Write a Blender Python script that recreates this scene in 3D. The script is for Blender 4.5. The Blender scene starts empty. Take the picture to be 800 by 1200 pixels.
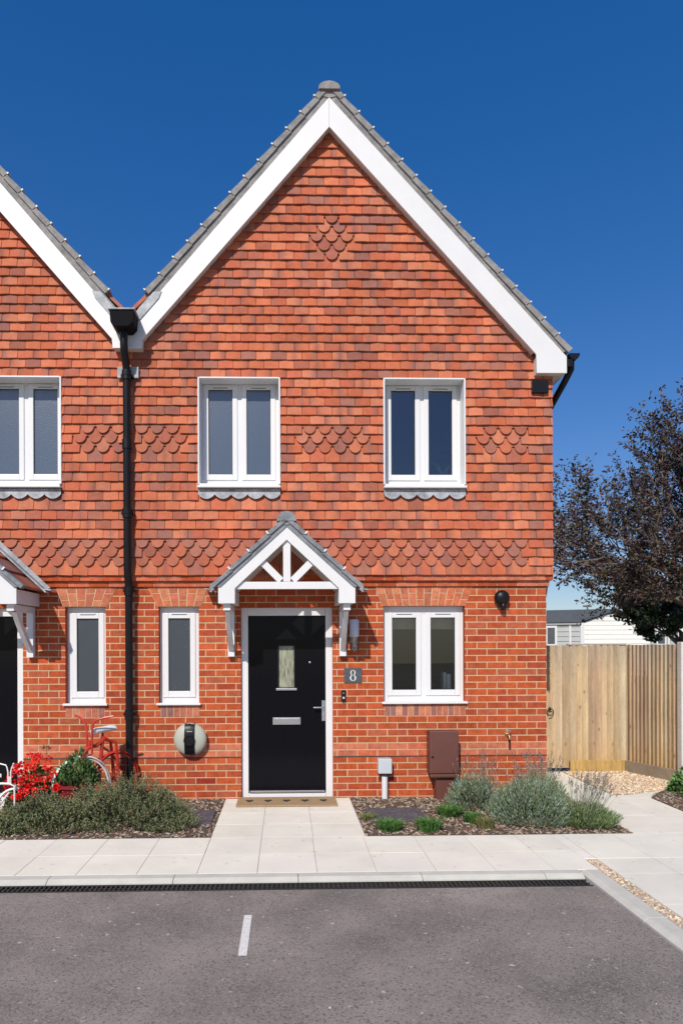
import bpy, bmesh, math, random
from math import sin, cos, pi, radians, sqrt, atan2
from mathutils import Vector, Matrix

# ------------------------------------------------------------ camera, sky, sun, exposure
S = bpy.context.scene
COL = S.collection
cam_d = bpy.data.cameras.new('camera'); cam = bpy.data.objects.new('camera', cam_d); COL.objects.link(cam)
S.camera = cam
DIST, EYE, YAW, ROLL, F, VX, VY = 7.6, 1.70, radians(1.33), radians(0.22), 798.0, 335.0, 757.0
CX = VX + F * math.tan(YAW)
cam_d.sensor_fit = 'HORIZONTAL'; cam_d.sensor_width = 36; cam_d.lens = 36 * F / 800
cam_d.shift_x = (400 - CX) / 800; cam_d.shift_y = (VY - 600) / 800
cam_d.clip_start = .05; cam_d.clip_end = 2000
fwd = Vector((sin(YAW), cos(YAW), 0)); rt = Vector((cos(YAW), -sin(YAW), 0)); up = Vector((0, 0, 1))
rt2 = rt * cos(ROLL) - up * sin(ROLL); up2 = up * cos(ROLL) + rt * sin(ROLL)
cam.matrix_world = Matrix.Translation((0, -DIST, EYE)) @ Matrix((rt2, up2, -fwd)).transposed().to_4x4()
S.render.resolution_x = 682; S.render.resolution_y = 1024

SUN = Vector((.235, .65, -.585)).normalized()
w = bpy.data.worlds.new('World'); S.world = w; w.use_nodes = True
nt = w.node_tree; nt.nodes.clear()
sky = nt.nodes.new('ShaderNodeTexSky'); sky.sky_type = 'NISHITA'; sky.sun_disc = False
sky.sun_elevation = math.asin(-SUN.z); sky.sun_rotation = atan2(-SUN.x, -SUN.y) % (2 * pi)
sky.altitude = 0; sky.air_density = 1.0; sky.dust_density = 0.5; sky.ozone_density = 6.0
bg = nt.nodes.new('ShaderNodeBackground'); bg.inputs['Strength'].default_value = 0.092
wo = nt.nodes.new('ShaderNodeOutputWorld')
hs = nt.nodes.new('ShaderNodeHueSaturation'); hs.inputs['Saturation'].default_value = 1.30; hs.inputs['Value'].default_value = 2.45; hs.inputs['Hue'].default_value = .520
nt.links.new(sky.outputs[0], hs.inputs['Color']); gm = nt.nodes.new('ShaderNodeGamma'); gm.inputs[1].default_value = .72; nt.links.new(hs.outputs[0], gm.inputs[0]); nt.links.new(gm.outputs[0], bg.inputs[0]); nt.links.new(bg.outputs[0], wo.inputs[0])
sd = bpy.data.lights.new('sun', 'SUN'); sd.energy = 4.4; sd.angle = radians(.5); sd.color = (1, .935, .84)
so = bpy.data.objects.new('sun', sd); COL.objects.link(so); so.rotation_euler = SUN.to_track_quat('-Z', 'Y').to_euler()
so.location = (-4, -12, 12)
S.view_settings.view_transform = 'Standard'; S.view_settings.look = 'None'
S.view_settings.exposure = 0.0; S.view_settings.gamma = 1

rnd = random.Random(8)
U = rnd.uniform

# ------------------------------------------------------------ helpers
def mix3(a, b, t): return tuple(a[i] + (b[i] - a[i]) * t for i in range(3))
def jit(c, s, r=rnd):
    k = 1 + r.uniform(-s, s); return tuple(max(0, x * k * (1 + r.uniform(-s, s) * .25)) for x in c)

def wloc(o):
    p = Vector((0, 0, 0))
    while o: p += o.location; o = o.parent
    return p

class MB:
    def __init__(s): s.v = []; s.f = []; s.m = []; s.c = []
    def add(s, vs, fs, mi=0, col=(1, 1, 1)):
        n = len(s.v); s.v += [tuple(v) for v in vs]
        s.f += [tuple(i + n for i in f) for f in fs]; s.m += [mi] * len(fs)
        s.c += (col if isinstance(col, list) else [col] * len(vs))
    def box(s, x0, x1, y0, y1, z0, z1, mi=0, col=(1, 1, 1)):
        x0, x1 = sorted((x0, x1)); y0, y1 = sorted((y0, y1)); z0, z1 = sorted((z0, z1))
        s.add([(x, y, z) for z in (z0, z1) for y in (y0, y1) for x in (x0, x1)],
              [(0, 2, 3, 1), (4, 5, 7, 6), (0, 1, 5, 4), (2, 6, 7, 3), (0, 4, 6, 2), (1, 3, 7, 5)], mi, col)
    def obox(s, c, ax, ay, az, mi=0, col=(1, 1, 1)):
        c = Vector(c); ax, ay, az = map(Vector, (ax, ay, az))
        s.add([c + ax * i + ay * j + az * k for k in (-1, 1) for j in (-1, 1) for i in (-1, 1)],
              [(0, 2, 3, 1), (4, 5, 7, 6), (0, 1, 5, 4), (2, 6, 7, 3), (0, 4, 6, 2), (1, 3, 7, 5)], mi, col)
    def prism(s, poly, y0, y1, mi=0, col=(1, 1, 1)):      # poly in x,z, extruded along y
        n = len(poly)
        s.add([(x, y0, z) for x, z in poly] + [(x, y1, z) for x, z in poly],
              [tuple(range(n)), tuple(range(2 * n - 1, n - 1, -1))] + [(i, (i + 1) % n, n + (i + 1) % n, n + i) for i in range(n)], mi, col)
    def slab(s, poly, z0, z1, mi=0, col=(1, 1, 1)):       # poly in x,y, extruded along z
        n = len(poly)
        s.add([(x, y, z0) for x, y in poly] + [(x, y, z1) for x, y in poly],
              [tuple(range(n - 1, -1, -1)), tuple(range(n, 2 * n))] + [(i, (i + 1) % n, n + (i + 1) % n, n + i) for i in range(n)], mi, col)
    def tube(s, pts, r, n=8, mi=0, col=(1, 1, 1), closed=False):
        pts = [Vector(p) for p in pts]; k = len(pts)
        rs = r if isinstance(r, (list, tuple)) else [r] * k
        vs = []; nrm = None
        for i, p in enumerate(pts):
            if closed: t = pts[(i + 1) % k] - pts[i - 1]
            else: t = pts[min(i + 1, k - 1)] - pts[max(i - 1, 0)]
            t.normalize()
            if nrm is None:
                nrm = t.cross(Vector((0, 0, 1)))
                if nrm.length < .1: nrm = t.cross(Vector((0, 1, 0)))
            nrm = (nrm - t * nrm.dot(t)).normalized(); b = t.cross(nrm)
            vs += [p + (nrm * cos(2 * pi * j / n) + b * sin(2 * pi * j / n)) * rs[i] for j in range(n)]
        fs = [(i * n + j, i * n + (j + 1) % n, ((i + 1) % k) * n + (j + 1) % n, ((i + 1) % k) * n + j) for i in range(k if closed else k - 1) for j in range(n)]
        if not closed: fs += [tuple(range(n - 1, -1, -1)), tuple(range((k - 1) * n, k * n))]
        s.add(vs, fs, mi, col)
    def lathe(s, prof, c, axis=(0, 0, 1), n=24, mi=0, col=(1, 1, 1)):   # prof: (radius, along)
        a = Vector(axis).normalized(); u = a.orthogonal().normalized(); v = a.cross(u); c = Vector(c)
        vs = [c + a * h + (u * cos(2 * pi * j / n) + v * sin(2 * pi * j / n)) * max(r, 1e-5) for r, h in prof for j in range(n)]
        k = len(prof)
        fs = [(i * n + j, i * n + (j + 1) % n, (i + 1) * n + (j + 1) % n, (i + 1) * n + j) for i in range(k - 1) for j in range(n)]
        fs += [tuple(range(n - 1, -1, -1)), tuple(range((k - 1) * n, k * n))]
        s.add(vs, fs, mi, col)
    def leaf(s, p, d, l, wd, col, mi=0, r=rnd):
        p = Vector(p); d = Vector(d).normalized()
        sd = d.cross(Vector((r.uniform(-1, 1), r.uniform(-1, 1), r.uniform(-1, 1))))
        if sd.length < .05: sd = d.orthogonal()
        sd = sd.normalized() * wd * .5
        s.add([p, p + d * l * .45 + sd, p + d * l, p + d * l * .45 - sd], [(0, 1, 2, 3)], mi, col)
    def build(s, name, mats, parent=None, smooth=False, bevel=0, origin=None, recalc=True):
        o_ = Vector(origin) if origin is not None else (wloc(parent) if parent else Vector((0, 0, 0)))
        me = bpy.data.meshes.new(name)
        me.from_pydata([(a - o_.x, b - o_.y, c - o_.z) for a, b, c in s.v], [], s.f)
        for mt in (mats if isinstance(mats, (list, tuple)) else [mats]): me.materials.append(mt)
        me.polygons.foreach_set('material_index', s.m)
        ca = me.color_attributes.new('Col', 'FLOAT_COLOR', 'POINT')
        ca.data.foreach_set('color', [x for c in s.c for x in (c[0], c[1], c[2], 1.0)])
        if recalc or bevel:
            bm = bmesh.new(); bm.from_mesh(me)
            bmesh.ops.recalc_face_normals(bm, faces=bm.faces)
            if bevel:
                es = [e for e in bm.edges if len(e.link_faces) == 2 and e.calc_face_angle(0) > .6]
                bmesh.ops.bevel(bm, geom=es, offset=bevel, segments=2, affect='EDGES', clamp_overlap=True, profile=.6)
            bm.to_mesh(me); bm.free()
        if smooth:
            me.polygons.foreach_set('use_smooth', [True] * len(me.polygons))
            try: me.set_sharp_from_angle(angle=radians(40))
            except Exception: pass
        me.update()
        ob = bpy.data.objects.new(name, me); COL.objects.link(ob)
        if parent: ob.parent = parent
        elif origin is not None: ob.location = o_
        return ob

def thing(name, label, cat, loc=(0, 0, 0), group=None):
    o = bpy.data.objects.new(name, None); COL.objects.link(o); o.location = loc
    o.empty_display_size = .2
    return tag(o, label, cat, group)
def tag(o, label, cat, group=None, kind=None):
    o['label'] = label; o['category'] = cat
    if group: o['group'] = group
    if kind: o['kind'] = kind
    return o
def struct(o): o['kind'] = 'structure'; return o
def dup(root, loc, rz, sc, label, group=None):
    r = root.copy(); COL.objects.link(r); r.location = loc; r.rotation_euler = (0, 0, rz); r.scale = (sc, sc, sc); r['label'] = label
    if group: r['group'] = group
    for ch in root.children:
        c = ch.copy(); COL.objects.link(c); c.parent = r
        for g in ch.children:
            d = g.copy(); COL.objects.link(d); d.parent = c
    return r

def at(px, py, Y):                     # survey: point on the upright plane y=Y seen at a photo position
    d = fwd + rt2 * ((px - CX) / F) + up2 * ((VY - py) / F)
    t = (Y + DIST) / d.y
    return d.x * t, EYE + d.z * t

# ------------------------------------------------------------ materials
def nodes(m):
    m.use_nodes = True; t = m.node_tree; return t, t.nodes['Principled BSDF'], t.nodes, t.links
def mat(name, col=None, rough=.6, var=.12, vs=6., fine=.0, fs=90., bump=0., bs=120., metal=0., spec=.5, bd=.01, stretch=None, extra=None, bl=0., bls=2., aspect=None):
    m = bpy.data.materials.new(name); t, P, N, L = nodes(m)
    tc = N.new('ShaderNodeTexCoord'); src = tc.outputs['Object']
    if stretch:
        mp = N.new('ShaderNodeMapping'); mp.inputs['Scale'].default_value = stretch; L.new(src, mp.inputs[0]); src = mp.outputs[0]
    if col is None:
        a = N.new('ShaderNodeAttribute'); a.attribute_name = 'Col'; c = a.outputs['Color']
    else:
        a = N.new('ShaderNodeRGB'); a.outputs[0].default_value = (*col, 1); c = a.outputs[0]
    def mul(c, scale, amt, det=4, rg=.6):
        n = N.new('ShaderNodeTexNoise'); n.inputs['Scale'].default_value = scale; n.inputs['Detail'].default_value = det; n.inputs['Roughness'].default_value = rg
        L.new(src, n.inputs['Vector'])
        r = N.new('ShaderNodeMapRange'); r.inputs[1].default_value = .28; r.inputs[2].default_value = .72
        r.inputs[3].default_value = 1 - amt; r.inputs[4].default_value = 1 + amt; L.new(n.outputs[0], r.inputs[0])
        x = N.new('ShaderNodeMix'); x.data_type = 'RGBA'; x.blend_type = 'MULTIPLY'; x.inputs[0].default_value = 1
        L.new(c, x.inputs[6]); L.new(r.outputs[0], x.inputs[7]); return x.outputs[2]
    if var: c = mul(c, vs, var)
    if fine: c = mul(c, fs, fine, 3, .7)
    if bl: c = mul(c, bls, bl, 3, .5)
    if extra: c = extra(t, N, L, src, c)
    L.new(c, P.inputs['Base Color'])
    P.inputs['Roughness'].default_value = rough; P.inputs['Metallic'].default_value = metal
    P.inputs['Specular IOR Level'].default_value = spec
    if bump:
        n = N.new('ShaderNodeTexNoise'); n.inputs['Scale'].default_value = bs; n.inputs['Detail'].default_value = 5; L.new(src, n.inputs['Vector'])
        b = N.new('ShaderNodeBump'); b.inputs['Strength'].default_value = bump; b.inputs['Distance'].default_value = bd
        L.new(n.outputs[0], b.inputs['Height']); L.new(b.outputs[0], P.inputs['Normal'])
    return m

def speck(col2, scale, thr, amt=1.):
    def f(t, N, L, src, c):
        v = N.new('ShaderNodeTexVoronoi'); v.inputs['Scale'].default_value = scale; L.new(src, v.inputs['Vector'])
        sp = N.new('ShaderNodeSeparateColor'); L.new(v.outputs['Color'], sp.inputs[0])
        r = N.new('ShaderNodeMapRange'); r.inputs[1].default_value = thr; r.inputs[2].default_value = min(1, thr + .04); r.inputs[3].default_value = 0; r.inputs[4].default_value = amt
        L.new(sp.outputs[0], r.inputs[0])
        x = N.new('ShaderNodeMix'); x.data_type = 'RGBA'; L.new(r.outputs[0], x.inputs[0]); L.new(c, x.inputs[6]); x.inputs[7].default_value = (*col2, 1)
        return x.outputs[2]
    return f
def speck_knots(t, N, L, src, c):
    tc = N.new('ShaderNodeTexCoord'); mp = N.new('ShaderNodeMapping'); mp.inputs['Scale'].default_value = (1, 1, .45); L.new(tc.outputs['Object'], mp.inputs[0])
    v = N.new('ShaderNodeTexVoronoi'); v.inputs['Scale'].default_value = 9; L.new(mp.outputs[0], v.inputs['Vector'])
    r = N.new('ShaderNodeMapRange'); r.inputs[1].default_value = .07; r.inputs[2].default_value = .14; r.inputs[3].default_value = .75; r.inputs[4].default_value = 0; L.new(v.outputs['Distance'], r.inputs[0])
    x = N.new('ShaderNodeMix'); x.data_type = 'RGBA'; L.new(r.outputs[0], x.inputs[0]); L.new(c, x.inputs[6]); x.inputs[7].default_value = (.22, .11, .04, 1); return x.outputs[2]
def asphalt_extra(t, N, L, src, c):
    c = speck((.31, .285, .265), 130, .80, .6)(t, N, L, src, c)
    c = speck((.075, .07, .067), 110, .84, .65)(t, N, L, src, c)
    c = speck((.5, .48, .45), 60, .994, .9)(t, N, L, src, c)
    return c

m_brick = mat('brick', None, .9, .26, 14, .22, 110, .5, 140, bd=.004, spec=.15)
m_mortar = mat('mortar', (.54, .37, .22), .95, .15, 8, .1, 100, .4, 200, bd=.003)
m_tile = mat('clay_tile', None, .8, .12, 14, .14, 110, .3, 160, bd=.003, spec=.15, bl=.12, bls=1.3)
m_rooftile = mat('roof_tile', None, .75, .25, 7, .15, 60, .3, 90, bd=.004)
m_verge = mat('verge_mortar', (.235, .225, .22), .85, .35, 9, .2, 60, .4, 80, bd=.006)
m_white = mat('white_paint', (.68, .68, .68), .45, .035, 3, 0, 60, .04, 30, bd=.002)
m_upvc = mat('white_upvc', (.69, .69, .69), .35, .015, 3)
m_cream = mat('soffit_board', (.62, .60, .54), .5, .05, 3)
m_black = mat('black_plastic', (.008, .008, .010), .38, .1, 4, spec=.25)
m_door = mat('black_door_paint', (.005, .005, .007), .14, .1, 4, spec=.10, bump=.06, bs=6, stretch=(14, 1, 1.0), bd=.004)
m_steel = mat('brushed_steel', (.62, .62, .62), .32, .05, 20, metal=1)
m_lead = mat('lead_sheet', (.32, .335, .355), .55, .5, 9, .15, 60, .25, 30, metal=0, bd=.006)
m_pave = mat('paving_slab', None, .8, .05, 4, .06, 140, .2, 220, bd=.002, bl=.06, bls=1.6, extra=speck((.42, .37, .30), 34, .985, .45))
m_joint = mat('paving_joint', (.40, .37, .32), .95, .2, 20)
m_kerb = mat('kerb_concrete', (.53, .52, .46), .85, .1, 6, .08, 120, .2, 200, bd=.003)
m_asph = mat('asphalt', (.215, .188, .165), .9, .26, .9, .15, 150, .45, 170, bd=.006, extra=asphalt_extra, bl=.2, bls=2.3)
m_line = mat('road_paint', (.68, .67, .64), .7, .12, 30, .15, 150, .3, 200, bd=.003)
m_soil = mat('soil', (.10, .075, .055), .95, .4, 12, .4, 90, 1, 60, bd=.02)
m_stone = mat('pebbles', None, .8, .15, 60)
m_slate = mat('slate_paver', (.075, .075, .09), .7, .25, 9, .2, 80, .3, 60, bd=.004, extra=speck((.3, .27, .22), 60, .93, .6))
m_leaf = mat('leaf', None, .55, .12, 20)
m_bark = mat('bark', None, .85, .3, 12, bump=.6, bs=30, bd=.02)
m_petal = mat('petal', None, .5, .08, 30)
m_wood = mat('fence_timber', None, .75, .22, 3, .2, 30, .5, 40, stretch=(6, 6, .55), bd=.006, extra=speck_knots)
m_board = mat('gravel_board', (.25, .20, .14), .85, .25, 5, .1, 60, .3, 50, bd=.004)
m_concrete = mat('concrete_post', (.60, .59, .55), .85, .1, 6, .1, 80, .2, 120, bd=.003)
m_redp = mat('red_bike_paint', (.46, .035, .022), .38, .25, 20, bump=.1, bs=60)
m_whitem = mat('white_bike_paint', (.74, .73, .70), .4, .08, 12)
m_pot = mat('glazed_burgundy_pot', (.20, .018, .025), .22, .2, 12)
m_coir = mat('coir', (.36, .24, .13), .95, .15, 30, .25, 260, .7, 300, bd=.006)
m_dark = mat('dark_print', (.035, .028, .02), .95, .2, 60)
m_brown = mat('brown_grp', (.125, .045, .033), .5, spec=.3, var=.08, vs=5) if False else mat('brown_grp', (.125, .045, .033), .5, .08, 5, bump=.08, bs=90)
m_grey = mat('grey_plastic', (.50, .53, .56), .4, .04, 6)
m_sage = mat('charger_shell', (.42, .43, .36), .35, .04, 6)
m_brass = mat('brass', (.72, .52, .22), .35, .1, 20, metal=1)
m_iron = mat('grate_iron', (.035, .035, .037), .5, .2, 20, metal=.4)
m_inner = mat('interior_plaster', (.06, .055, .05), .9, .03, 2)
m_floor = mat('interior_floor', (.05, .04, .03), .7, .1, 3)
m_blind = mat('blind_fabric', (.62, .45, .30), .9, .1, 8)
m_caravan = mat('caravan_cladding', (.78, .77, .72), .6, .04, 4)
m_cgrey = mat('caravan_grey_cladding', (.38, .40, .39), .6, .05, 4)
m_croof = mat('caravan_roof', (.07, .08, .09), .7, .15, 4)
m_ground = mat('ground', (.22, .20, .15), .95, .3, .3, .2, 20)
m_bulb = mat('bulb_glass', (.6, .6, .62), .15, 0)
m_sign = mat('slate_sign', (.065, .075, .085), .5, .15, 20)
m_paper = mat('book_cover', (.62, .66, .55), .6, .1, 30)
m_flue = mat('dpc_felt', (.03, .03, .03), .8, .1, 10)

def brick_tex():
    m = bpy.data.materials.new('side_brickwork'); t, P, N, L = nodes(m)
    tc = N.new('ShaderNodeTexCoord'); sp = N.new('ShaderNodeSeparateXYZ'); L.new(tc.outputs['Object'], sp.inputs[0])
    ad = N.new('ShaderNodeMath'); ad.operation = 'ADD'; L.new(sp.outputs[0], ad.inputs[0]); L.new(sp.outputs[1], ad.inputs[1])
    cb = N.new('ShaderNodeCombineXYZ'); L.new(ad.outputs[0], cb.inputs[0]); L.new(sp.outputs[2], cb.inputs[1])
    b = N.new('ShaderNodeTexBrick'); L.new(cb.outputs[0], b.inputs['Vector'])
    b.inputs['Color1'].default_value = (.50, .105, .045, 1); b.inputs['Color2'].default_value = (.42, .085, .05, 1); b.inputs['Mortar'].default_value = (.5, .36, .24, 1)
    b.inputs['Scale'].default_value = 1; b.inputs['Brick Width'].default_value = .225; b.inputs['Row Height'].default_value = .075; b.inputs['Mortar Size'].default_value = .005
    L.new(b.outputs['Color'], P.inputs['Base Color']); P.inputs['Roughness'].default_value = .85
    bu = N.new('ShaderNodeBump'); bu.inputs['Distance'].default_value = .006; bu.invert = True; L.new(b.outputs['Fac'], bu.inputs['Height']); L.new(bu.outputs[0], P.inputs['Normal'])
    return m
m_sidebrick = brick_tex()

def glass_mat(name, tint, refl, rough=0.0, bump=0., bs=30., body=None, bodyfac=0.):
    m = bpy.data.materials.new(name); m.use_nodes = True; t = m.node_tree; N = t.nodes; L = t.links; N.clear()
    out = N.new('ShaderNodeOutputMaterial'); tr = N.new('ShaderNodeBsdfTransparent'); tr.inputs[0].default_value = (*tint, 1)
    gl = N.new('ShaderNodeBsdfGlossy'); gl.inputs['Roughness'].default_value = rough; gl.inputs[0].default_value = (1, 1, 1, 1)
    base = tr.outputs[0]
    tc = N.new('ShaderNodeTexCoord')
    n = N.new('ShaderNodeTexNoise'); n.inputs['Scale'].default_value = bs; n.inputs['Detail'].default_value = 3; L.new(tc.outputs['Object'], n.inputs[0])
    b = N.new('ShaderNodeBump'); b.inputs['Strength'].default_value = bump; b.inputs['Distance'].default_value = .004; L.new(n.outputs[0], b.inputs['Height'])
    L.new(b.outputs[0], gl.inputs['Normal'])
    if body:
        df = N.new('ShaderNodeBsdfDiffuse'); df.inputs[0].default_value = (*body, 1); L.new(b.outputs[0], df.inputs['Normal'])
        mx = N.new('ShaderNodeMixShader'); mx.inputs[0].default_value = bodyfac; L.new(base, mx.inputs[1]); L.new(df.outputs[0], mx.inputs[2]); base = mx.outputs[0]
    fr = N.new('ShaderNodeFresnel'); fr.inputs[0].default_value = 1.5
    ad = N.new('ShaderNodeMath'); ad.operation = 'ADD'; ad.inputs[1].default_value = refl; ad.use_clamp = True; L.new(fr.outputs[0], ad.inputs[0])
    mx = N.new('ShaderNodeMixShader'); L.new(ad.outputs[0], mx.inputs[0]); L.new(base, mx.inputs[1]); L.new(gl.outputs[0], mx.inputs[2])
    L.new(mx.outputs[0], out.inputs[0]); return m
m_glass = glass_mat('window_glass', (.84, .87, .89), .05)
m_glassg = glass_mat('low_window_glass', (.86, .87, .87), .01)
m_frost = glass_mat('obscure_glass', (.2, .2, .22), .09, .22, .35, 70, (.05, .075, .11), .85)
m_frostd = glass_mat('obscure_dark_glass', (.2, .2, .22), .03, .2, .9, 90, (.055, .065, .075), .8)
m_lampglass = glass_mat('lamp_glass', (.85, .87, .9), .06)
m_doorglass = mat('reeded_glass', (.25, .26, .19), .2, .75, 1, 0, 60, .6, 1.2, stretch=(70, 1, 9), bd=.01)

# ------------------------------------------------------------ brickwork
BR = [(.41, .080, .028), (.37, .070, .027), (.44, .092, .032), (.35, .064, .029), (.42, .084, .030), (.385, .094, .046)]
PALE = [(.50, .155, .085), (.47, .14, .08), (.52, .13, .065)]
SOLD = [(.50, .17, .10), (.43, .14, .09), (.30, .12, .10), (.26, .12, .11), (.52, .22, .14)]
FAN = [(.50, .18, .095), (.46, .15, .08), (.50, .145, .07), (.42, .13, .075)]

def rsub(r, h):
    x0, x1, z0, z1 = r; a, b, c, d = h
    if b <= x0 or a >= x1 or d <= z0 or c >= z1: return [r]
    o = []
    if a > x0: o.append((x0, a, z0, z1))
    if b < x1: o.append((b, x1, z0, z1))
    xa, xb = max(a, x0), min(b, x1)
    if c > z0: o.append((xa, xb, z0, c))
    if d < z1: o.append((xa, xb, d, z1))
    return [q for q in o if q[1] - q[0] > .012 and q[3] - q[2] > .012]
def brick_face(mb, q, y, col, ch=.002, dep=.007, mi=0):
    # q: four (x,z) corners counter-clockwise; a brick standing dep proud of the mortar with worn arrises
    cx = sum(p[0] for p in q) / 4; cz = sum(p[1] for p in q) / 4
    def ins(p, d):
        dx = cx - p[0]; dz = cz - p[1]; return (p[0] + (d if dx > 0 else -d), p[1] + (d if dz > 0 else -d))
    yy = [y + rnd.uniform(-.0012, .0012) for _ in q]
    a = [(*ins(p, ch), ) for p in q]
    vs = [(p[0], yy[i], p[1]) for i, p in enumerate(a)] + [(p[0], y + ch, p[1]) for p in q] + [(p[0], y + dep, p[1]) for p in q]
    fs = [(0, 1, 2, 3)] + [(i, 4 + i, 4 + (i + 1) % 4, (i + 1) % 4) for i in range(4)] + [(4 + i, 8 + i, 8 + (i + 1) % 4, 4 + (i + 1) % 4) for i in range(4)]
    mb.add(vs, fs, mi, col)
def rect(x0, x1, z0, z1): return [(x0, z0), (x1, z0), (x1, z1), (x0, z1)]
def cells(mb, x0, x1, z0, z1, y, holes, mi, col=(1, 1, 1)):
    rs = [(x0, x1, z0, z1)]
    for h in holes: rs = [q for r in rs for q in rsub2(r, h)]
    for a, b, c, d in rs: mb.add([(a, y, c), (b, y, c), (b, y, d), (a, y, d)], [(0, 1, 2, 3)], mi, col)
def rsub2(r, h):
    x0, x1, z0, z1 = r; a, b, c, d = h
    if b <= x0 or a >= x1 or d <= z0 or c >= z1: return [r]
    o = []
    if a > x0: o.append((x0, a, z0, z1))
    if b < x1: o.append((b, x1, z0, z1))
    xa, xb = max(a, x0), min(b, x1)
    if c > z0: o.append((xa, xb, z0, c))
    if d < z1: o.append((xa, xb, d, z1))
    return o

# ------------------------------------------------------------ tile courses: heights of the course bottoms
KEY = [(0, 673.7), (4, 630.8), (16, 497), (21, 442.5), (30, 347.3), (39, 249.9), (46, 172.4), (50, 128.5)]
YT = -.085
def row_z(k):
    for (a, pa), (b, pb) in zip(KEY, KEY[1:]):
        if k <= b: return at(400, pa + (pb - pa) * (k - a) / (b - a), YT)[1]
ROWS = [row_z(k) for k in range(50)]
ORANGE = [(.48, .138, .068), (.53, .165, .084), (.44, .118, .058), (.51, .172, .095), (.46, .125, .068)]
PURPLE = [(.21, .088, .068), (.20, .105, .095), (.26, .10, .07), (.24, .12, .10)]
def tile_cols(us, club):
    o = rnd.choice(ORANGE); p = rnd.choice(PURPLE); r = rnd.random()
    o = jit(o, .07)
    if club:
        b = rnd.uniform(.15, .7); return [mix3(o, p, min(1, max(0, b + (u - .5) * rnd.uniform(-.25, .25)))) for u in us]
    if r < .34: f = lambda u: 0
    elif r < .50: f = lambda u: max(0, (u - .45) * 1.7)
    elif r < .66: f = lambda u: max(0, (.55 - u) * 1.7)
    elif r < .83: f = lambda u: .75
    elif r < .92: f = lambda u: max(0, 1 - abs(u - .5) * 3) * .8
    else: f = lambda u: .35
    k = rnd.uniform(.7, 1.0)
    return [mix3(o, p, min(1, f(u) * k)) for u in us]

def add_tile(mb, x0, x1, zb, h, club, y=YT):
    th = .021; g = .0022; x0 += g; x1 -= g; W = x1 - x0
    if W < .012: return
    tilt = rnd.uniform(-.0035, .0035); dy = rnd.uniform(-.003, .002); cam_ = rnd.uniform(.0, .005)
    us = [0, .25, .5, .75, 1]
    def yf(u, z): return y + (z - zb) * .215 + dy - cam_ * (1 - (2 * u - 1) ** 2)
    if not club:
        cs = tile_cols(us, False)
        zt = zb + h
        vs = []; cc = []
        for u, c in zip(us, cs):
            x = x0 + W * u; z = zb + tilt * (u - .5) * 2
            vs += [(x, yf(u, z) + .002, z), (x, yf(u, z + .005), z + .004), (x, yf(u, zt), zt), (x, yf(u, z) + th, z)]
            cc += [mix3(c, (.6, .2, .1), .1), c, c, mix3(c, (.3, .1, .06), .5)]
        fs = []
        for i in range(4):
            a = i * 4; b = a + 4
            fs += [(a, b, b + 1, a + 1), (a + 1, b + 1, b + 2, a + 2), (a + 3, b + 3, b, a)]
        fs += [(0, 1, 2, 3), (16, 19, 18, 17)]
        mb.add(vs, fs, 0, cc)
    else:
        zs = zb + W * .48                    # shoulder height of the rounded tail
        n = 12; R = W * .405
        pts = []
        for i in range(n + 1):
            a = pi + pi * i / n
            pts.append((x0 + W / 2 + R * cos(a), zb + W * .46 + W * .46 * sin(a)))
        out = [(x0, zs)] + pts + [(x1, zs)]
        zt = zb + h
        vs = []; cc = []
        c2 = tile_cols([(p[0] - x0) / W for p in out], True)
        for (x, z), c in zip(out, c2):
            u = (x - x0) / W
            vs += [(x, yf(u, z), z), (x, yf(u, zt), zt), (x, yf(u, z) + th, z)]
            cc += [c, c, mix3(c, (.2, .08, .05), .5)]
        fs = []
        for i in range(len(out) - 1):
            a = i * 3; b = a + 3
            fs += [(a, b, b + 1, a + 1), (a + 2, b + 2, b, a)]
        m = (len(out) - 1) * 3
        fs += [(0, 1, 2), (m, m + 2, m + 1)]
        mb.add(vs, fs, 0, cc)

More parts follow.
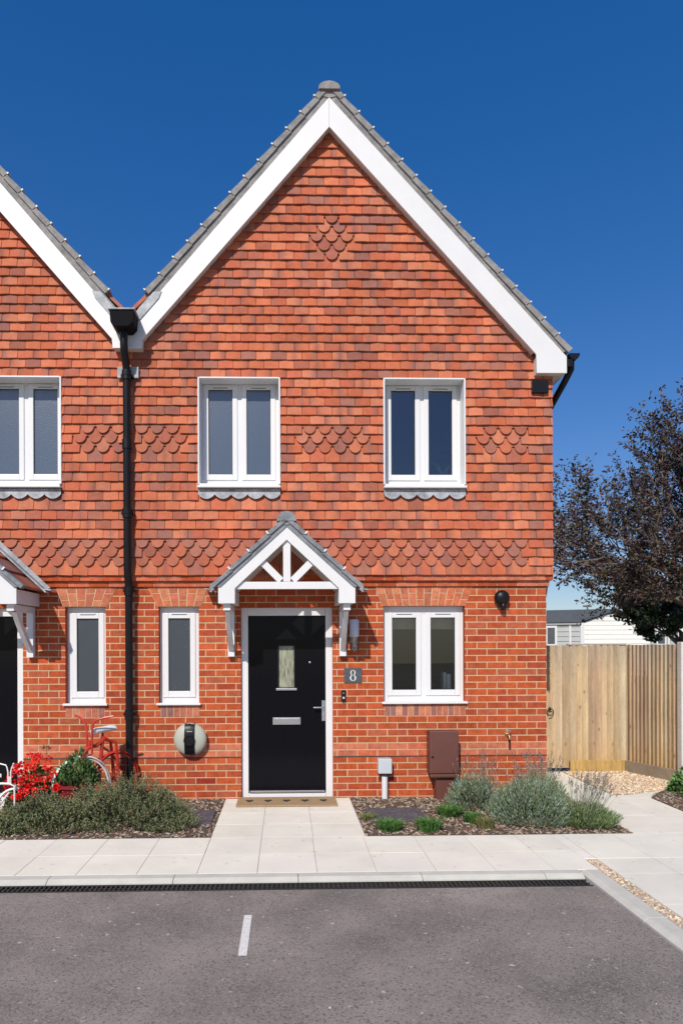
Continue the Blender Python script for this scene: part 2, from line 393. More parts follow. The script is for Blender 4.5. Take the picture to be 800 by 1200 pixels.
# ------------------------------------------------------------ one house of the pair; the neighbour is its mirror image
PARTY = -1.705
WR = 2.93                                   # outer face of the free flank wall
DEEP = 7.6
APX = .4945
KB = (7.6 - .187) / 7.3
def house(mir, label):
    X = (lambda x: 2 * PARTY - x) if mir else (lambda x: x)
    sg = -1 if mir else 1
    root = thing('terraced_house', label, 'house', (X(.6), 0, 0))
    def PB(poly): return [(X(x if x == PARTY + .002 or x == PARTY + .003 else x * KB), 1.7 + (z - 1.7) * KB) for x, z in poly]
    def PX(poly): return [(X(x), z) for x, z in poly]
    # openings ------------------------------------------------
    dO = (-.502, .522, -.02, 2.13)
    gM = (-1.412, -.968, 1.061, 2.142); gR = (1.09, 2.006, 1.061, 2.142)
    uM = (*[at(p, 500, YT)[0] for p in (232, 328)], ROWS[9] + .07, ROWS[21]); uR = (*[at(p, 500, YT)[0] for p in (449.5, 545)], ROWS[9] + .07, ROWS[21])
    sM = (-1.396, -.968, .911, 1.061); sR = (1.10, 2.01, .911, 1.061)
    # brick wall ----------------------------------------------
    mb = MB(); holes = [dO, gM, gR, sM, sR]
    k = 0; z = -.214
    while z < 2.36:
        off = .1125 if k % 2 else 0
        x = 2.93 - .225 * 22 + off - .1
        x = PARTY - .3 - ((PARTY - .3 - WR) % .225) + off - .225
        zz0, zz1 = z + .0058, z + .0692
        while x < WR:
            a, b = max(x + .0055, PARTY), min(x + .2195, WR)
            if b - a > .02:
                rs = [(a, b, zz0, zz1)]
                for h in holes: rs = [q for r in rs for q in rsub(r, h)]
                pale = .461 <= z + .001 < .60
                col = jit(rnd.choice(PALE if pale else BR), .10)
                if .14 < z < .2 and (abs((a + b) / 2 + .87) < .11 or abs((a + b) / 2 - 1.24) < .11): col = (.27, .035, .02)
                for r in rs:
                    q = rect(X(r[0]), X(r[1]), r[2], r[3])
                    if mir: q = [q[1], q[0], q[3], q[2]]
                    brick_face(mb, q, 0.0, col)
            x += .225
        z += .075; k += 1
    cells(mb, min(X(PARTY), X(WR)), max(X(PARTY), X(WR)), -.25, 2.45, .0032, [(min(X(h[0]), X(h[1])), max(X(h[0]), X(h[1])), h[2], h[3]) for h in (dO, gM, gR)], 1)
    # damp course line
    for a, b in ((PARTY, -.502), (.522, WR)): mb.box(X(a), X(b), -.004, .01, .455, .464, 2)
    # fan arches and brick-on-end courses, 3 mm proud
    for (a, b, ta, tb) in ((-1.425, -.945, -1.535, -.865), (1.075, 2.012, 1.0, 2.095)):
        n = max(6, round((b - a) / .077)); z0, z1 = 2.143, 2.362
        mb.prism([(X(a), z0), (X(b), z0), (X(tb), z1), (X(ta), z1)], -.0035, .02, 1)
        for i in range(n):
            def xx(u, t): return (a + (b - a) * u) * (1 - t) + (ta + (tb - ta) * u) * t
            u0, u1 = (i + .06) / n, (i + .94) / n
            cuts = [0, 1 / 3., 1] if i % 2 else [0, 2 / 3., 1]
            for t0, t1 in zip(cuts, cuts[1:]):
                t0 += .02; t1 -= .02
                q = [(X(xx(u0, t0)), z0 + (z1 - z0) * t0), (X(xx(u1, t0)), z0 + (z1 - z0) * t0), (X(xx(u1, t1)), z0 + (z1 - z0) * t1), (X(xx(u0, t1)), z0 + (z1 - z0) * t1)]
                brick_face(mb, q, -.0075, jit(rnd.choice(FAN), .1), dep=.005)
    for (a, b, c, d) in (sM, sR):
        n = round((b - a) / .067)
        for i in range(n):
            u0 = a + (b - a) * (i + .07) / n; u1 = a + (b - a) * (i + .93) / n
            brick_face(mb, rect(X(u0), X(u1), c + .005, d + .01), -.002, jit(rnd.choice(SOLD), .12))
    # reveals of the openings
    for (a, b, c, d) in (dO, gM, gR):
        dd = .10
        mb.add([(X(a), .004, c), (X(a), dd, c), (X(a), dd, d), (X(a), .004, d)], [(0, 1, 2, 3)], 0, BR[1])
        mb.add([(X(b), .004, c), (X(b), dd, c), (X(b), dd, d), (X(b), .004, d)], [(0, 1, 2, 3)], 0, BR[1])
        mb.add([(X(a), .004, d), (X(b), .004, d), (X(b), dd, d), (X(a), dd, d)], [(0, 1, 2, 3)], 0, BR[1])
    # oversailing courses under the tiles
    for (z0, z1, pr, xr) in ((2.362, 2.422, -.028, WR + .028), (2.424, 2.492, -.060, WR + .058)):
        mb.box(X(PARTY), X(xr - .004), pr + .006, .02, z0 + .003, z1, 1)
        x = PARTY + (.1 if pr < -.04 else .02)
        xs = [PARTY]
        while x < xr - .08: xs.append(x); x += .225
        xs.append(xr)
        for a, b in zip(xs, xs[1:]):
            mb.box(X(a + .004), X(b - .004), pr + rnd.uniform(-.001, .001), .015, z0, z1 - .006, 0, jit(rnd.choice(PALE + BR[:2]), .1))
    mb.build('brick_wall', [m_brick, m_mortar, m_flue], root, recalc=False)
    # inside and the flank and back walls
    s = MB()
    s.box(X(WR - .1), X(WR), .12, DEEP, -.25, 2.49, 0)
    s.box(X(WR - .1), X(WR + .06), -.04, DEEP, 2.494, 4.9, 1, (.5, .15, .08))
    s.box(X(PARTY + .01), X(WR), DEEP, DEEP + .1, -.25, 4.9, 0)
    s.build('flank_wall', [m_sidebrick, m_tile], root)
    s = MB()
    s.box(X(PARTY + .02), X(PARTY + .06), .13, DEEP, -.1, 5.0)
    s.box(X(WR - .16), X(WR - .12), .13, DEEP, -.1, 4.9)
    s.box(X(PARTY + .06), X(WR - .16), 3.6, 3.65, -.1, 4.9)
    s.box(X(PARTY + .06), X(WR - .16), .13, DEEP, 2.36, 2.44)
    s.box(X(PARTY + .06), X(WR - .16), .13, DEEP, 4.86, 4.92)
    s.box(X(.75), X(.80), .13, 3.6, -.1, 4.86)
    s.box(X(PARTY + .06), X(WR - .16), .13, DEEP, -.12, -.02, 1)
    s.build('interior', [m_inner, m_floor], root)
    # tile hanging --------------------------------------------
    mb = MB(); TR = at(648.3, 560, YT)[0]
    SR, SL = 1.0925, 1.145
    def zin(x): return 7.363 - (x - APX) * SR if x > APX else 7.363 - (APX - x) * SL
    WID = .168
    for k, zb in enumerate(ROWS):
        base = .27 if k % 2 else .354
        i0 = int((PARTY - base) / WID) - 2
        for i in range(i0, 26):
            xc = base + i * WID
            a, b = xc - WID / 2, xc + WID / 2
            jx = rnd.uniform(-.003, .003)
            a, b = max(a, PARTY), min(b, TR)
            if b - a < .02 or zb > zin((a + b) / 2) + .05: continue
            club = False
            if k in (1, 2, 3) and xc < 2.66: club = True
            if k in (15, 13) and (.2 < xc < .85 or 2.25 < xc < 2.75 or xc < -1.17): club = True
            if k == 14 and (.1 < xc < .93 or 2.15 < xc < 2.65 or xc < -1.10): club = True
            dn = {38: 1, 37: 2, 36: 3, 35: 2, 34: 1}.get(k)
            if dn and abs(xc - .522) < dn * WID / 2: club = True
            if b - a < WID * .8: club = False
            segs = [(a, b)]
            if 8 <= k <= 20:
                for h in (uM, uR):
                    ns = []
                    for p, q in segs:
                        if q <= h[0] or p >= h[1]: ns.append((p, q)); continue
                        if p < h[0]: ns.append((p, h[0]))
                        if q > h[1]: ns.append((h[1], q))
                    segs = ns
            for p, q in segs:
                cl = club and (q - p) > WID * .95
                pp, qq = sorted((X(p), X(q)))
                gauge = ROWS[k + 1] - zb if k < 49 else .105
                hh = gauge * 2 + .01
                if any(h[0] < (p + q) / 2 < h[1] for h in (uM, uR)) and k == 7: hh = gauge + .06
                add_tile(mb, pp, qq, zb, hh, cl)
                if cl and k > 0:
                    pass
    # felt and batten backing
    hs = [(min(X(h[0]), X(h[1])), max(X(h[0]), X(h[1])), h[2], h[3]) for h in (uM, uR)]
    cells(mb, min(X(PARTY), X(TR)), max(X(PARTY), X(TR)), 2.49, 4.75, -.028, hs, 1)
    pl = PX([(PARTY, 4.75), (TR, 4.75), (APX, 7.5)])
    mb.add([(x, -.028, z) for x, z in pl], [(0, 1, 2)], 1)
    mb.build('tile_hanging', [m_tile, m_flue], root, recalc=False)
    # bargeboards, box ends, soffits ----------------------------
    YB = -.165
    b = MB()
    b.prism(PB([(.487, 7.595), (3.049, 4.822), (3.049, 4.644), (2.722, 4.644), (2.716, 4.845), (.487, 7.277)]), YB - .022, YB)
    b.build('bargeboard', m_white, root, bevel=.003)
    b = MB()
    b.prism(PB([(.485, 7.595), (PARTY + .002, 5.087), (PARTY + .002, 4.885), (-1.525, 4.885), (-1.516, 4.983), (.485, 7.277)]), YB - .022, YB)
    b.build('bargeboard', m_white, root, bevel=.003)
    s = MB()
    s.prism(PB([(.487, 7.300), (2.70, 4.880), (2.70, 4.905), (.487, 7.330)]), YB + .002, -.072)
    s.prism(PB([(.487, 7.300), (-1.52, 5.000), (-1.52, 5.025), (.487, 7.330)]), YB + .002, -.072)
    s.prism(PB([(2.726, 4.648), (3.045, 4.648), (3.045, 4.82), (2.72, 4.82)]), YB + .002, -.072)
    s.prism(PB([(PARTY + .003, 4.889), (-1.53, 4.889), (-1.522, 4.98), (-1.522, 5.1), (PARTY + .003, 5.1)]), YB + .002, -.072)
    s.box(X(TR + .008), X(3.045 * KB), -.048, DEEP, 1.7 + 2.948 * KB, 1.7 + 3.16 * KB)
    s.build('soffit', m_cream, root)
    # roof -----------------------------------------------------
    def slope(x1, z1, x0, z0, y0, y1, gauge, st, th):
        n = max(1, round(sqrt((x1 - x0) ** 2 + (z1 - z0) ** 2) / gauge)); L_ = sqrt((x1 - x0) ** 2 + (z1 - z0) ** 2)
        d = Vector((x1 - x0, 0, z1 - z0)).normalized(); nn = Vector((-d.z, 0, d.x))
        if nn.z < 0: nn = -nn
        r = MB(); P0 = Vector((x0, 0, z0))
        for i in range(n):
            a = P0 + d * (L_ * i / n) - nn * .012; e = P0 + d * (L_ * (i + 1) / n + (.02 if i < n - 1 else 0)) + nn * st * .4
            q = [a, e, e - nn * th, a - nn * th]
            ny = max(1, round((y1 - y0) / .30)); o = (i % 2) * .5
            for j in range(-1, ny):
                ya = max(y0, y0 + (y1 - y0) * (j + o) / ny + .002); yb = min(y1, y0 + (y1 - y0) * (j + 1 + o) / ny - .002)
                if yb - ya < .02: continue
                c = jit(mix3(rnd.choice(ORANGE), rnd.choice(PURPLE), rnd.choice([0, .3, .7, 1])), .12)
                r.add([(X(p.x), ya, p.z) for p in q] + [(X(p.x), yb, p.z) for p in q],
                      [(0, 1, 2, 3), (7, 6, 5, 4), (0, 1, 5, 4), (1, 2, 6, 5), (2, 3, 7, 6), (3, 0, 4, 7)], 0, c)
        return r
    EX, EZ, VXX, VZ = 3.150, 4.950, PARTY + .05, 5.388
    AZ = 7.868
    yv = YB - .035
    for (x1, z1) in ((EX, EZ), (VXX, VZ)):
        rf = slope(x1, z1, APX, AZ, yv + .05, DEEP + .2, .235, .02, .035).build('roof', m_rooftile, root)
        d = Vector((x1 - APX, 0, z1 - AZ)); Ln = d.length; d.normalize(); nn = Vector((-d.z, 0, d.x));
        if nn.z < 0: nn = -nn
        P0 = Vector((APX, 0, AZ)); v = MB(); n = round(Ln / .235)
        tail = Ln - (.0 if x1 > 0 else .20)
        for i in range(n):
            a0 = Ln * i / n; a1 = min(Ln * (i + 1) / n + .015, Ln)
            if a1 > tail + .02: a1 = tail
            if a1 - a0 < .05: continue
            lo, hi = .004, .022
            q = [P0 + d * a0 + nn * (lo - .012), P0 + d * a1 + nn * (hi - .01), P0 + d * a1 - nn * .054, P0 + d * a0 - nn * .062]
            v.add([(X(p.x), yv, p.z) for p in q] + [(X(p.x), yv + .09, p.z) for p in q], [(0, 1, 2, 3), (7, 6, 5, 4), (0, 1, 5, 4), (1, 2, 6, 5), (2, 3, 7, 6), (3, 0, 4, 7)])
        q = [P0 - nn * .06 + d * .02, P0 + d * (Ln - .03) - nn * .06, P0 + d * (Ln - .05) - nn * .135, P0 - nn * .15 + d * .12]
        v.add([(X(p.x), yv + .02, p.z) for p in q] + [(X(p.x), yv + .10, p.z) for p in q], [(0, 1, 2, 3), (7, 6, 5, 4), (0, 1, 5, 4), (1, 2, 6, 5), (2, 3, 7, 6), (3, 0, 4, 7)])
        v.build('verge_trim', m_verge, rf, bevel=.003)
        cl = None
        for i in range(1, n):
            p = P0 + d * (Ln * i / n + .01) + nn * .006
            if cl is None:
                c = MB(); bx = Vector((X(p.x), yv - .006, p.z))
                dd = Vector((sg * d.x, 0, d.z)); n2 = Vector((sg * nn.x, 0, nn.z))
                c.obox(bx, dd * .007, Vector((0, .004, 0)), n2 * .009)
                c.obox(bx + n2 * .008 + Vector((0, .02, 0)), dd * .007, Vector((0, .025, 0)), n2 * .003)
                cl = c.build('verge_clip', m_white, rf); p_first = p
            else:
                o = cl.copy(); COL.objects.link(o); o.parent = rf; o.location = (sg * (p.x - p_first.x), 0, p.z - p_first.z)
        # under-roof deck closing the void
        u = MB(); a = P0 - nn * .06; e = P0 + d * (Ln - .06) - nn * .06
        q = [a, e, e - nn * .05, a - nn * .05]
        u.add([(X(p.x), yv + .10, p.z) for p in q] + [(X(p.x), DEEP + .1, p.z) for p in q], [(0, 1, 2, 3), (7, 6, 5, 4), (0, 1, 5, 4), (1, 2, 6, 5), (2, 3, 7, 6), (3, 0, 4, 7)])
        u.build('roof_deck', m_flue, rf)
    r = MB()
    yy = yv - .015
    while yy < DEEP + .2:
        pr = [];
        for j in range(13):
            a = pi * j / 12 * 1.16 - pi * .08
            pr.append((X(APX + .118 * cos(a)), 7.770 + .075 * sin(a)))
        r.prism(pr, yy, yy + .44, 0, jit((.30, .17, .13), .1)); yy += .45
    r.prism([(X(APX + .112 * cos(pi * 1.16 * j / 10 - pi * .08)), 7.770 + .068 * sin(pi * 1.16 * j / 10 - pi * .08)) for j in range(11)], yv - .022, yv - .016, 1)
    r.prism([(X(APX - .06), 7.775), (X(APX - .09), 7.70), (X(APX), 7.68), (X(APX + .09), 7.70), (X(APX + .06), 7.775)], yv + .012, yv + .03, 1)
    r.build('ridge', [m_rooftile, m_verge], root)
    # gutter and flank downpipe ---------------------------------
    g = MB(); pr = []
    for j in range(11):
        a = pi + pi * j / 10; pr.append((X(3.178 + .060 * cos(a)), 4.905 + .07 * sin(a)))
    pr2 = [(X(3.178 + .054 * cos(pi * 2 - pi * j / 10)), 4.905 + .064 * sin(pi * 2 - pi * j / 10)) for j in range(11)]
    g.prism(pr + pr2, YB - .03, DEEP)
    g.prism(pr, YB - .036, YB - .028)
    g.box(X(3.105), X(3.16), YB - .03, YB + .05, 4.76, 4.84)
    g.build('gutter', m_black, root, bevel=.003)
    g = MB()
    g.tube([(X(3.17), -.12, 4.85), (X(3.17), -.12, 4.76), (X(3.14), -.02, 4.66), (X(3.09), .30, 4.46), (X(3.095), .46, 4.38), (X(3.10), .50, 4.28), (X(3.10), .50, 2.36), (X(3.09), .50, 2.28), (X(2.99), .50, 2.16), (X(2.985), .50, 2.05), (X(2.985), .50, .05)], .036, 12)
    g.build('downpipe', m_black, root, smooth=True)
    # windows ---------------------------------------------------
    def window(o, Y, panes, gz, glass, upper, gp=.055):
        a, b, c, d = o
        f = MB(); y0, y1 = Y, Y + .07
        t = panes[0][0] - gp - a + .012; t2 = b - panes[-1][1] - gp + .012; tb = gz[0] - gp - c + .002; tt = d - gz[1] - gp + .012
        f.box(X(a), X(a + t), y0, y1, c, d); f.box(X(b - t2), X(b), y0, y1, c, d)
        f.box(X(a + t), X(b - t2), y0, y1, d - tt, d); f.box(X(a + t), X(b - t2), y0, y1, c, c + tb)
        for (p, q), (r_, s_) in zip(panes, panes[1:]):
            m_ = (q + r_) / 2; hm = (r_ - q) / 2 - gp + .012; f.box(X(m_ - hm), X(m_ + hm), y0 + .001, y1, c + tb, d - tt)
        if upper:      # lining boards of the tiled reveal
            f.box(X(a - .004), X(a + .014), YT - .006, y0 - .001, c, d); f.box(X(b - .014), X(b + .004), YT - .006, y0 - .001, c, d)
            f.box(X(a + .014), X(b - .014), YT - .006, y0 - .001, d - .014, d + .003)
            f.box(X(a + .014), X(b - .014), YT - .02, y0 - .001, c - .02, c + .004)
        w_ = f.build('window', m_upvc, root, bevel=.004)
        z0, z1 = gz; first = True
        for p, q in panes:
            s_ = MB(); ya, yb = Y - .012, Y + .05
            l, r_ = p - gp, q + gp; bt, tp = z0 - gp - .01, z1 + gp
            s_.box(X(l), X(p), ya, yb, bt, tp); s_.box(X(q), X(r_), ya, yb, bt, tp)
            s_.box(X(p), X(q), ya, yb, z1, tp); s_.box(X(p), X(q), ya, yb, bt, z0)
            s_.build('sash', m_upvc, w_, bevel=.005)
            gk = MB(); g_ = .006; yg = ya + .016
            gk.box(X(p), X(p + g_), yg, yg + .01, z0, z1); gk.box(X(q - g_), X(q), yg, yg + .01, z0, z1)
            gk.box(X(p + g_), X(q - g_), yg, yg + .01, z0, z0 + g_); gk.box(X(p + g_), X(q - g_), yg, yg + .01, z1 - g_, z1)
            gk.build('gasket', m_flue, w_)
            g_ = MB(); g_.box(X(p + .002), X(q - .002), Y + .012, Y + .016, z0 + .002, z1 - .002); g_.build('pane', glass, w_)
            v = MB(); vz = z1 + gp * (.50 if upper else .9)
            mc = (p + q) / 2; hw = min(.09, (q - p) * .36)
            v.box(X(mc - hw), X(mc + hw), ya - .009, ya + .001, vz - .008, vz + .008)
            v.box(X(mc - hw + .008), X(mc + hw - .008), ya - .004, ya + .002, vz - .014, vz - .008, 1)
            v.build('trickle_vent', [m_upvc, m_flue], w_)
        sl = MB()
        if upper:
            sl.box(X(a - .004), X(b + .004), YT - .055, Y, c - .046, c - .021)
            sl.build('sill', m_upvc, w_, bevel=.004)
            ap = MB(); z2 = ROWS[8] + .012; n = round((b - a) / .168); N_ = 12
            top = c - .055
            for i in range(n):
                l = a + (b - a) * i / n; wd = (b - a) / n
                pts = [(l + wd * j / N_, z2 + .05 - .05 * sin(pi * j / N_) ** .8) for j in range(N_ + 1)]
                vs = []
                for x, z in pts: vs += [(X(x), YT - .010, z), (X(x), YT - .006, top), (X(x), YT - .004, z)]
                ap.add(vs, [q for j in range(N_) for q in ((3 * j, 3 * j + 3, 3 * j + 4, 3 * j + 1), (3 * j, 3 * j + 2, 3 * j + 5, 3 * j + 3))])
            ap.build('lead_apron', m_lead, w_, recalc=False)
        else:
            sl.prism(PX([(a - .022, c - .014), (b + .022, c - .014), (b + .022, c + .010), (a - .022, c + .010)]), -.038, Y + .02)
            sl.build('sill', m_upvc, w_, bevel=.005)
        return w_
    sc = 798 / 7.72
    UY = .10
    def ux(p): return at(p, 500, UY + .014)[0]
    zt, zb_ = at(400, 457.5, UY)[1], at(400, 556.5, UY)[1]
    window(uM, UY, [(ux(244.5), ux(272.5)), (ux(289), ux(317))], (zb_, zt), m_frost, True)
    window(uR, UY, [(ux(457.8), ux(485.8)), (ux(501.5), ux(529))], (zb_, zt), m_glass, True)
    gz = (at(300, 809.5, .075)[1], at(300, 724.5, .075)[1])
    def gx(p): return at(p, 760, .085)[0]
    window(gM, .075, [(gx(197.7), gx(223))], gz, m_frostd, False, .06)
    window(gR, .075, [(gx(459), gx(487)), (gx(504), gx(532.5))], gz, m_glassg, False)
    # front door -------------------------------------------------
    f = MB(); a, b, c, d = dO; y0 = .045
    f.box(X(a), X(a + .078), y0, y0 + .08, 0.0, d); f.box(X(b - .078), X(b), y0, y0 + .08, 0.0, d)
    f.box(X(a + .078), X(b - .078), y0, y0 + .08, d - .09, d); f.box(X(a + .078), X(b - .078), y0 - .012, y0 + .08, 0.0, .045)
    fd = f.build('front_door', m_upvc, root, bevel=.005)
    l = MB(); lx0, lx1, lz0, lz1 = a + .082, b - .082, .078, d - .094
    px0, px1, pz0, pz1 = at(326.5, 780, .06)[0], at(344.5, 780, .06)[0], at(335, 806, .06)[1], at(335, 757, .06)[1]
    ly = y0 + .022
    for q in ((lx0, px0, lz0, lz1), (px1, lx1, lz0, lz1), (px0, px1, lz0, pz0), (px0, px1, pz1, lz1)): l.box(X(q[0]), X(q[1]), ly, ly + .045, q[2], q[3])
    l.build('door_leaf', m_door, fd)
    l = MB(); l.box(X(px0 + .002), X(px1 - .002), ly + .012, ly + .018, pz0 + .002, pz1 - .002); l.build('glazed_panel', m_doorglass, fd)
    l = MB(); t = .014
    l.box(X(px0 - t), X(px0), ly - .008, ly + .01, pz0 - t, pz1 + t); l.box(X(px1), X(px1 + t), ly - .008, ly + .01, pz0 - t, pz1 + t); l.box(X(px0), X(px1), ly - .008, ly + .01, pz1, pz1 + t)
    l.build('panel_trim', m_black, fd, bevel=.003)
    l = MB(); l.box(X(px0 - .03), X(px1 + .03), ly - .022, ly - .001, pz0 - .03, pz0 - .006); l.build('door_knocker', m_steel, fd, bevel=.003)
    l = MB(); q0, z_0 = at(319.5, 849.5, .05); q1, z_1 = at(352, 841, .05)
    l.box(X(q0), X(q1), ly - .012, ly - .001, z_0, z_1); l.box(X(q0 + .015), X(q1 - .015), ly - .018, ly - .013, z_0 + .012, z_1 - .012); l.build('letterbox', m_steel, fd, bevel=.002)
    l = MB(); hx, hz = at(379, 833, .05)
    l.box(X(hx - .019), X(hx + .019), ly - .012, ly - .001, hz - .115, hz + .115)
    l.tube([(X(hx), ly - .012, hz + .04), (X(hx), ly - .05, hz + .04), (X(hx - .02), ly - .055, hz + .04), (X(hx - .115), ly - .055, hz + .038)], .0095, 10)
    l.lathe([(.012, 0), (.012, .006), (.005, .006)], (X(hx), ly - .012, hz - .055), (0, -1, 0), 16)
    l.build('handle', m_steel, fd, smooth=True)
    l = MB(); e = at(363, 776.5, .05); l.lathe([(.010, 0), (.010, .005), (.006, .007)], (X(e[0]), ly, e[1]), (0, -1, 0), 16); l.build('spyhole', m_steel, fd)
    l = MB(); l.box(X(lx0 + .01), X(lx1 - .01), ly - .04, ly - .001, .052, .078); l.build('weather_bar', m_steel, fd, bevel=.004)
    # porch ------------------------------------------------------
    YP = -.65; AX = .012
    p = MB()
    p.box(X(AX - .70), X(AX - .53), YP + .024, -.062, 2.145, 2.286); p.box(X(AX + .53), X(AX + .70), YP + .024, -.062, 2.145, 2.286)
    for s_ in (-1, 1):
        p.prism(PX([(AX, 2.80), (AX + s_ * .57, 2.27), (AX + s_ * .57, 2.29), (AX, 2.825)]), YP + .03, -.004, 1)
        p.box(X(AX + s_ * .53), X(AX + s_ * .70), -.058, -.004, 2.145, 2.286)
    pc = p.build('porch_canopy', [m_white, m_cream], root, bevel=.003)
    p = MB()
    p.prism(PX([(AX, 2.945), (AX + .70, 2.295), (AX + .70, 2.135), (AX + .53, 2.135), (AX + .53, 2.290), (AX, 2.785), (AX - .53, 2.290), (AX - .53, 2.135), (AX - .70, 2.135), (AX - .70, 2.295)]), YP, YP + .022)
    p.build('porch_bargeboard', m_white, pc, bevel=.003)
    p = MB()
    p.box(X(AX - .60), X(AX + .60), YP + .025, YP + .07, 2.283, 2.358)
    p.box(X(AX - .038), X(AX + .038), YP + .026, YP + .07, 2.360, 2.83)
    for s_ in (-1, 1):
        a0 = Vector((AX + s_ * .06, 0, 2.37)); a1 = Vector((AX + s_ * .30, 0, 2.61)); d_ = (a1 - a0).normalized(); n_ = Vector((-d_.z, 0, d_.x)) * .036
        q = [a0 - n_, a1 - n_, a1 + n_, a0 + n_]
        p.prism([(X(v.x), v.z) for v in q], YP + .028, YP + .068)
    p.build('truss', m_white, pc, bevel=.003)
    for s_ in (-1, 1):
        k_ = MB(); bx = AX + s_ * .617
        k_.box(X(bx - .036), X(bx + .036), -.072, -.004, 1.585, 2.134)
        k_.box(X(bx - .036), X(bx + .036), YP + .05, -.073, 2.068, 2.134)
        n = 10; pts = []
        for i in range(n + 1):
            t = i / n; pts.append((-.072 - (.44) * t, 1.64 + .42 * t - .02 * sin(pi * t)))
        for (y_a, z_a), (y_b, z_b) in zip(pts, pts[1:]):
            w2 = .026
            k_.add([(X(bx - w2), y_a, z_a), (X(bx + w2), y_a, z_a), (X(bx + w2), y_b, z_b), (X(bx - w2), y_b, z_b),
                    (X(bx - w2), y_a + .02, z_a + .06), (X(bx + w2), y_a + .02, z_a + .06), (X(bx + w2), y_b + .02, z_b + .06), (X(bx - w2), y_b + .02, z_b + .06)],
                   [(0, 1, 2, 3), (4, 5, 6, 7), (0, 3, 7, 4), (1, 2, 6, 5)])
        k_.build('bracket', m_white, pc)
    T0 = (AX, 3.035)
    for s_ in (-1, 1):
        ex, ez = AX + s_ * .775, 2.315
        rr = slope(ex, ez, T0[0], T0[1], YP + .03, -.07, .245, .02, .03)
        d_ = Vector((ex - T0[0], 0, ez - T0[1])); Ln = d_.length; d_.normalize(); nn = Vector((-d_.z, 0, d_.x)); nn = nn if nn.z > 0 else -nn
        P0 = Vector((T0[0], 0, T0[1]))
        rr.build('porch_roof', m_rooftile, pc)
        v = MB()
        for i in range(4):
            a0 = Ln * i / 4; a1 = Ln * (i + 1) / 4 + (.01 if i < 3 else 0)
            q = [P0 + d_ * a0 - nn * .008, P0 + d_ * a1 + nn * .010, P0 + d_ * a1 - nn * .035, P0 + d_ * a0 - nn * .045]
            v.add([(X(p_.x), YP - .03, p_.z) for p_ in q] + [(X(p_.x), YP + .05, p_.z) for p_ in q], [(0, 1, 2, 3), (7, 6, 5, 4), (0, 1, 5, 4), (1, 2, 6, 5), (2, 3, 7, 6), (3, 0, 4, 7)])
        q = [P0 - nn * .04 + d_ * .02, P0 + d_ * (Ln - .03) - nn * .04, P0 + d_ * (Ln - .06) - nn * .075, P0 - nn * .085 + d_ * .04]
        v.add([(X(p_.x), YP - .012, p_.z) for p_ in q] + [(X(p_.x), YP + .05, p_.z) for p_ in q], [(0, 1, 2, 3), (7, 6, 5, 4), (0, 1, 5, 4), (1, 2, 6, 5), (2, 3, 7, 6), (3, 0, 4, 7)])
        v.build('porch_verge', mat_verge2, pc, bevel=.003)
        c = MB()
        for i in (1, 2, 3):
            p_ = P0 + d_ * (Ln * i / 4 + .005); bx = Vector((X(p_.x), YP - .036, p_.z)); dd = Vector((sg * d_.x, 0, d_.z)); n2 = Vector((sg * nn.x, 0, nn.z))
            c = MB(); c.obox(bx, dd * .008, Vector((0, .009, 0)), n2 * .018); c.build('verge_clip', m_white, pc)
        # lead flashing against the tiled wall
        fl = MB(); q = [P0 + d_ * 0 + nn * .012, P0 + d_ * (Ln + .06) + nn * .012, P0 + d_ * (Ln + .06) + nn * .028, P0 + nn * .028]
        fl.add([(X(p_.x), -.19, p_.z) for p_ in q] + [(X(p_.x), YT - .012, p_.z + .0) for p_ in q], [(0, 1, 2, 3), (7, 6, 5, 4), (0, 1, 5, 4), (1, 2, 6, 5), (2, 3, 7, 6), (3, 0, 4, 7)])
        q = [P0 + nn * .03, P0 + d_ * (Ln + .02) + nn * .03, P0 + d_ * (Ln + .04) + nn * .075 , P0 + nn * .085]
        fl.add([(X(p_.x), YT - .020, p_.z) for p_ in q] + [(X(p_.x), YT - .014, p_.z + .0) for p_ in q], [(0, 1, 2, 3), (7, 6, 5, 4), (0, 1, 5, 4), (1, 2, 6, 5), (2, 3, 7, 6), (3, 0, 4, 7)])
        e_ = P0 + d_ * (Ln + .03)
        fl.obox((X(e_.x + s_ * .035), -.10, e_.z + .025), (.055, 0, -.006), (0, .08, 0), (.0, .0, .006))
        fl.build('flashing', m_lead, pc, bevel=.003)
    r = MB(); pr = []
    for j in range(13):
        a = pi * j / 12 * 1.1 - pi * .05; pr.append((X(AX + .10 * cos(a)), 2.985 + .088 * sin(a)))
    r.prism(pr, YP - .035, YP + .26); r.prism(pr, YP + .268, YT - .02)
    r.prism([(X(AX - .05), 2.99), (X(AX - .07), 2.945), (X(AX), 2.93), (X(AX + .07), 2.945), (X(AX + .05), 2.99)], YP - .02, YP - .002)
    r.build('porch_ridge', mat_verge2, pc, bevel=.004)
    return root
mat_verge2 = mat('porch_verge_grey', (.20, .21, .23), .8, .35, 8, .2, 60, .4, 60, bd=.006)

H8 = house(False, 'red brick and tile-hung house with black front door beside the grey number 8 plaque')
HN = house(True, 'neighbouring house cut off by the left edge, with red flowers and bicycle outside')

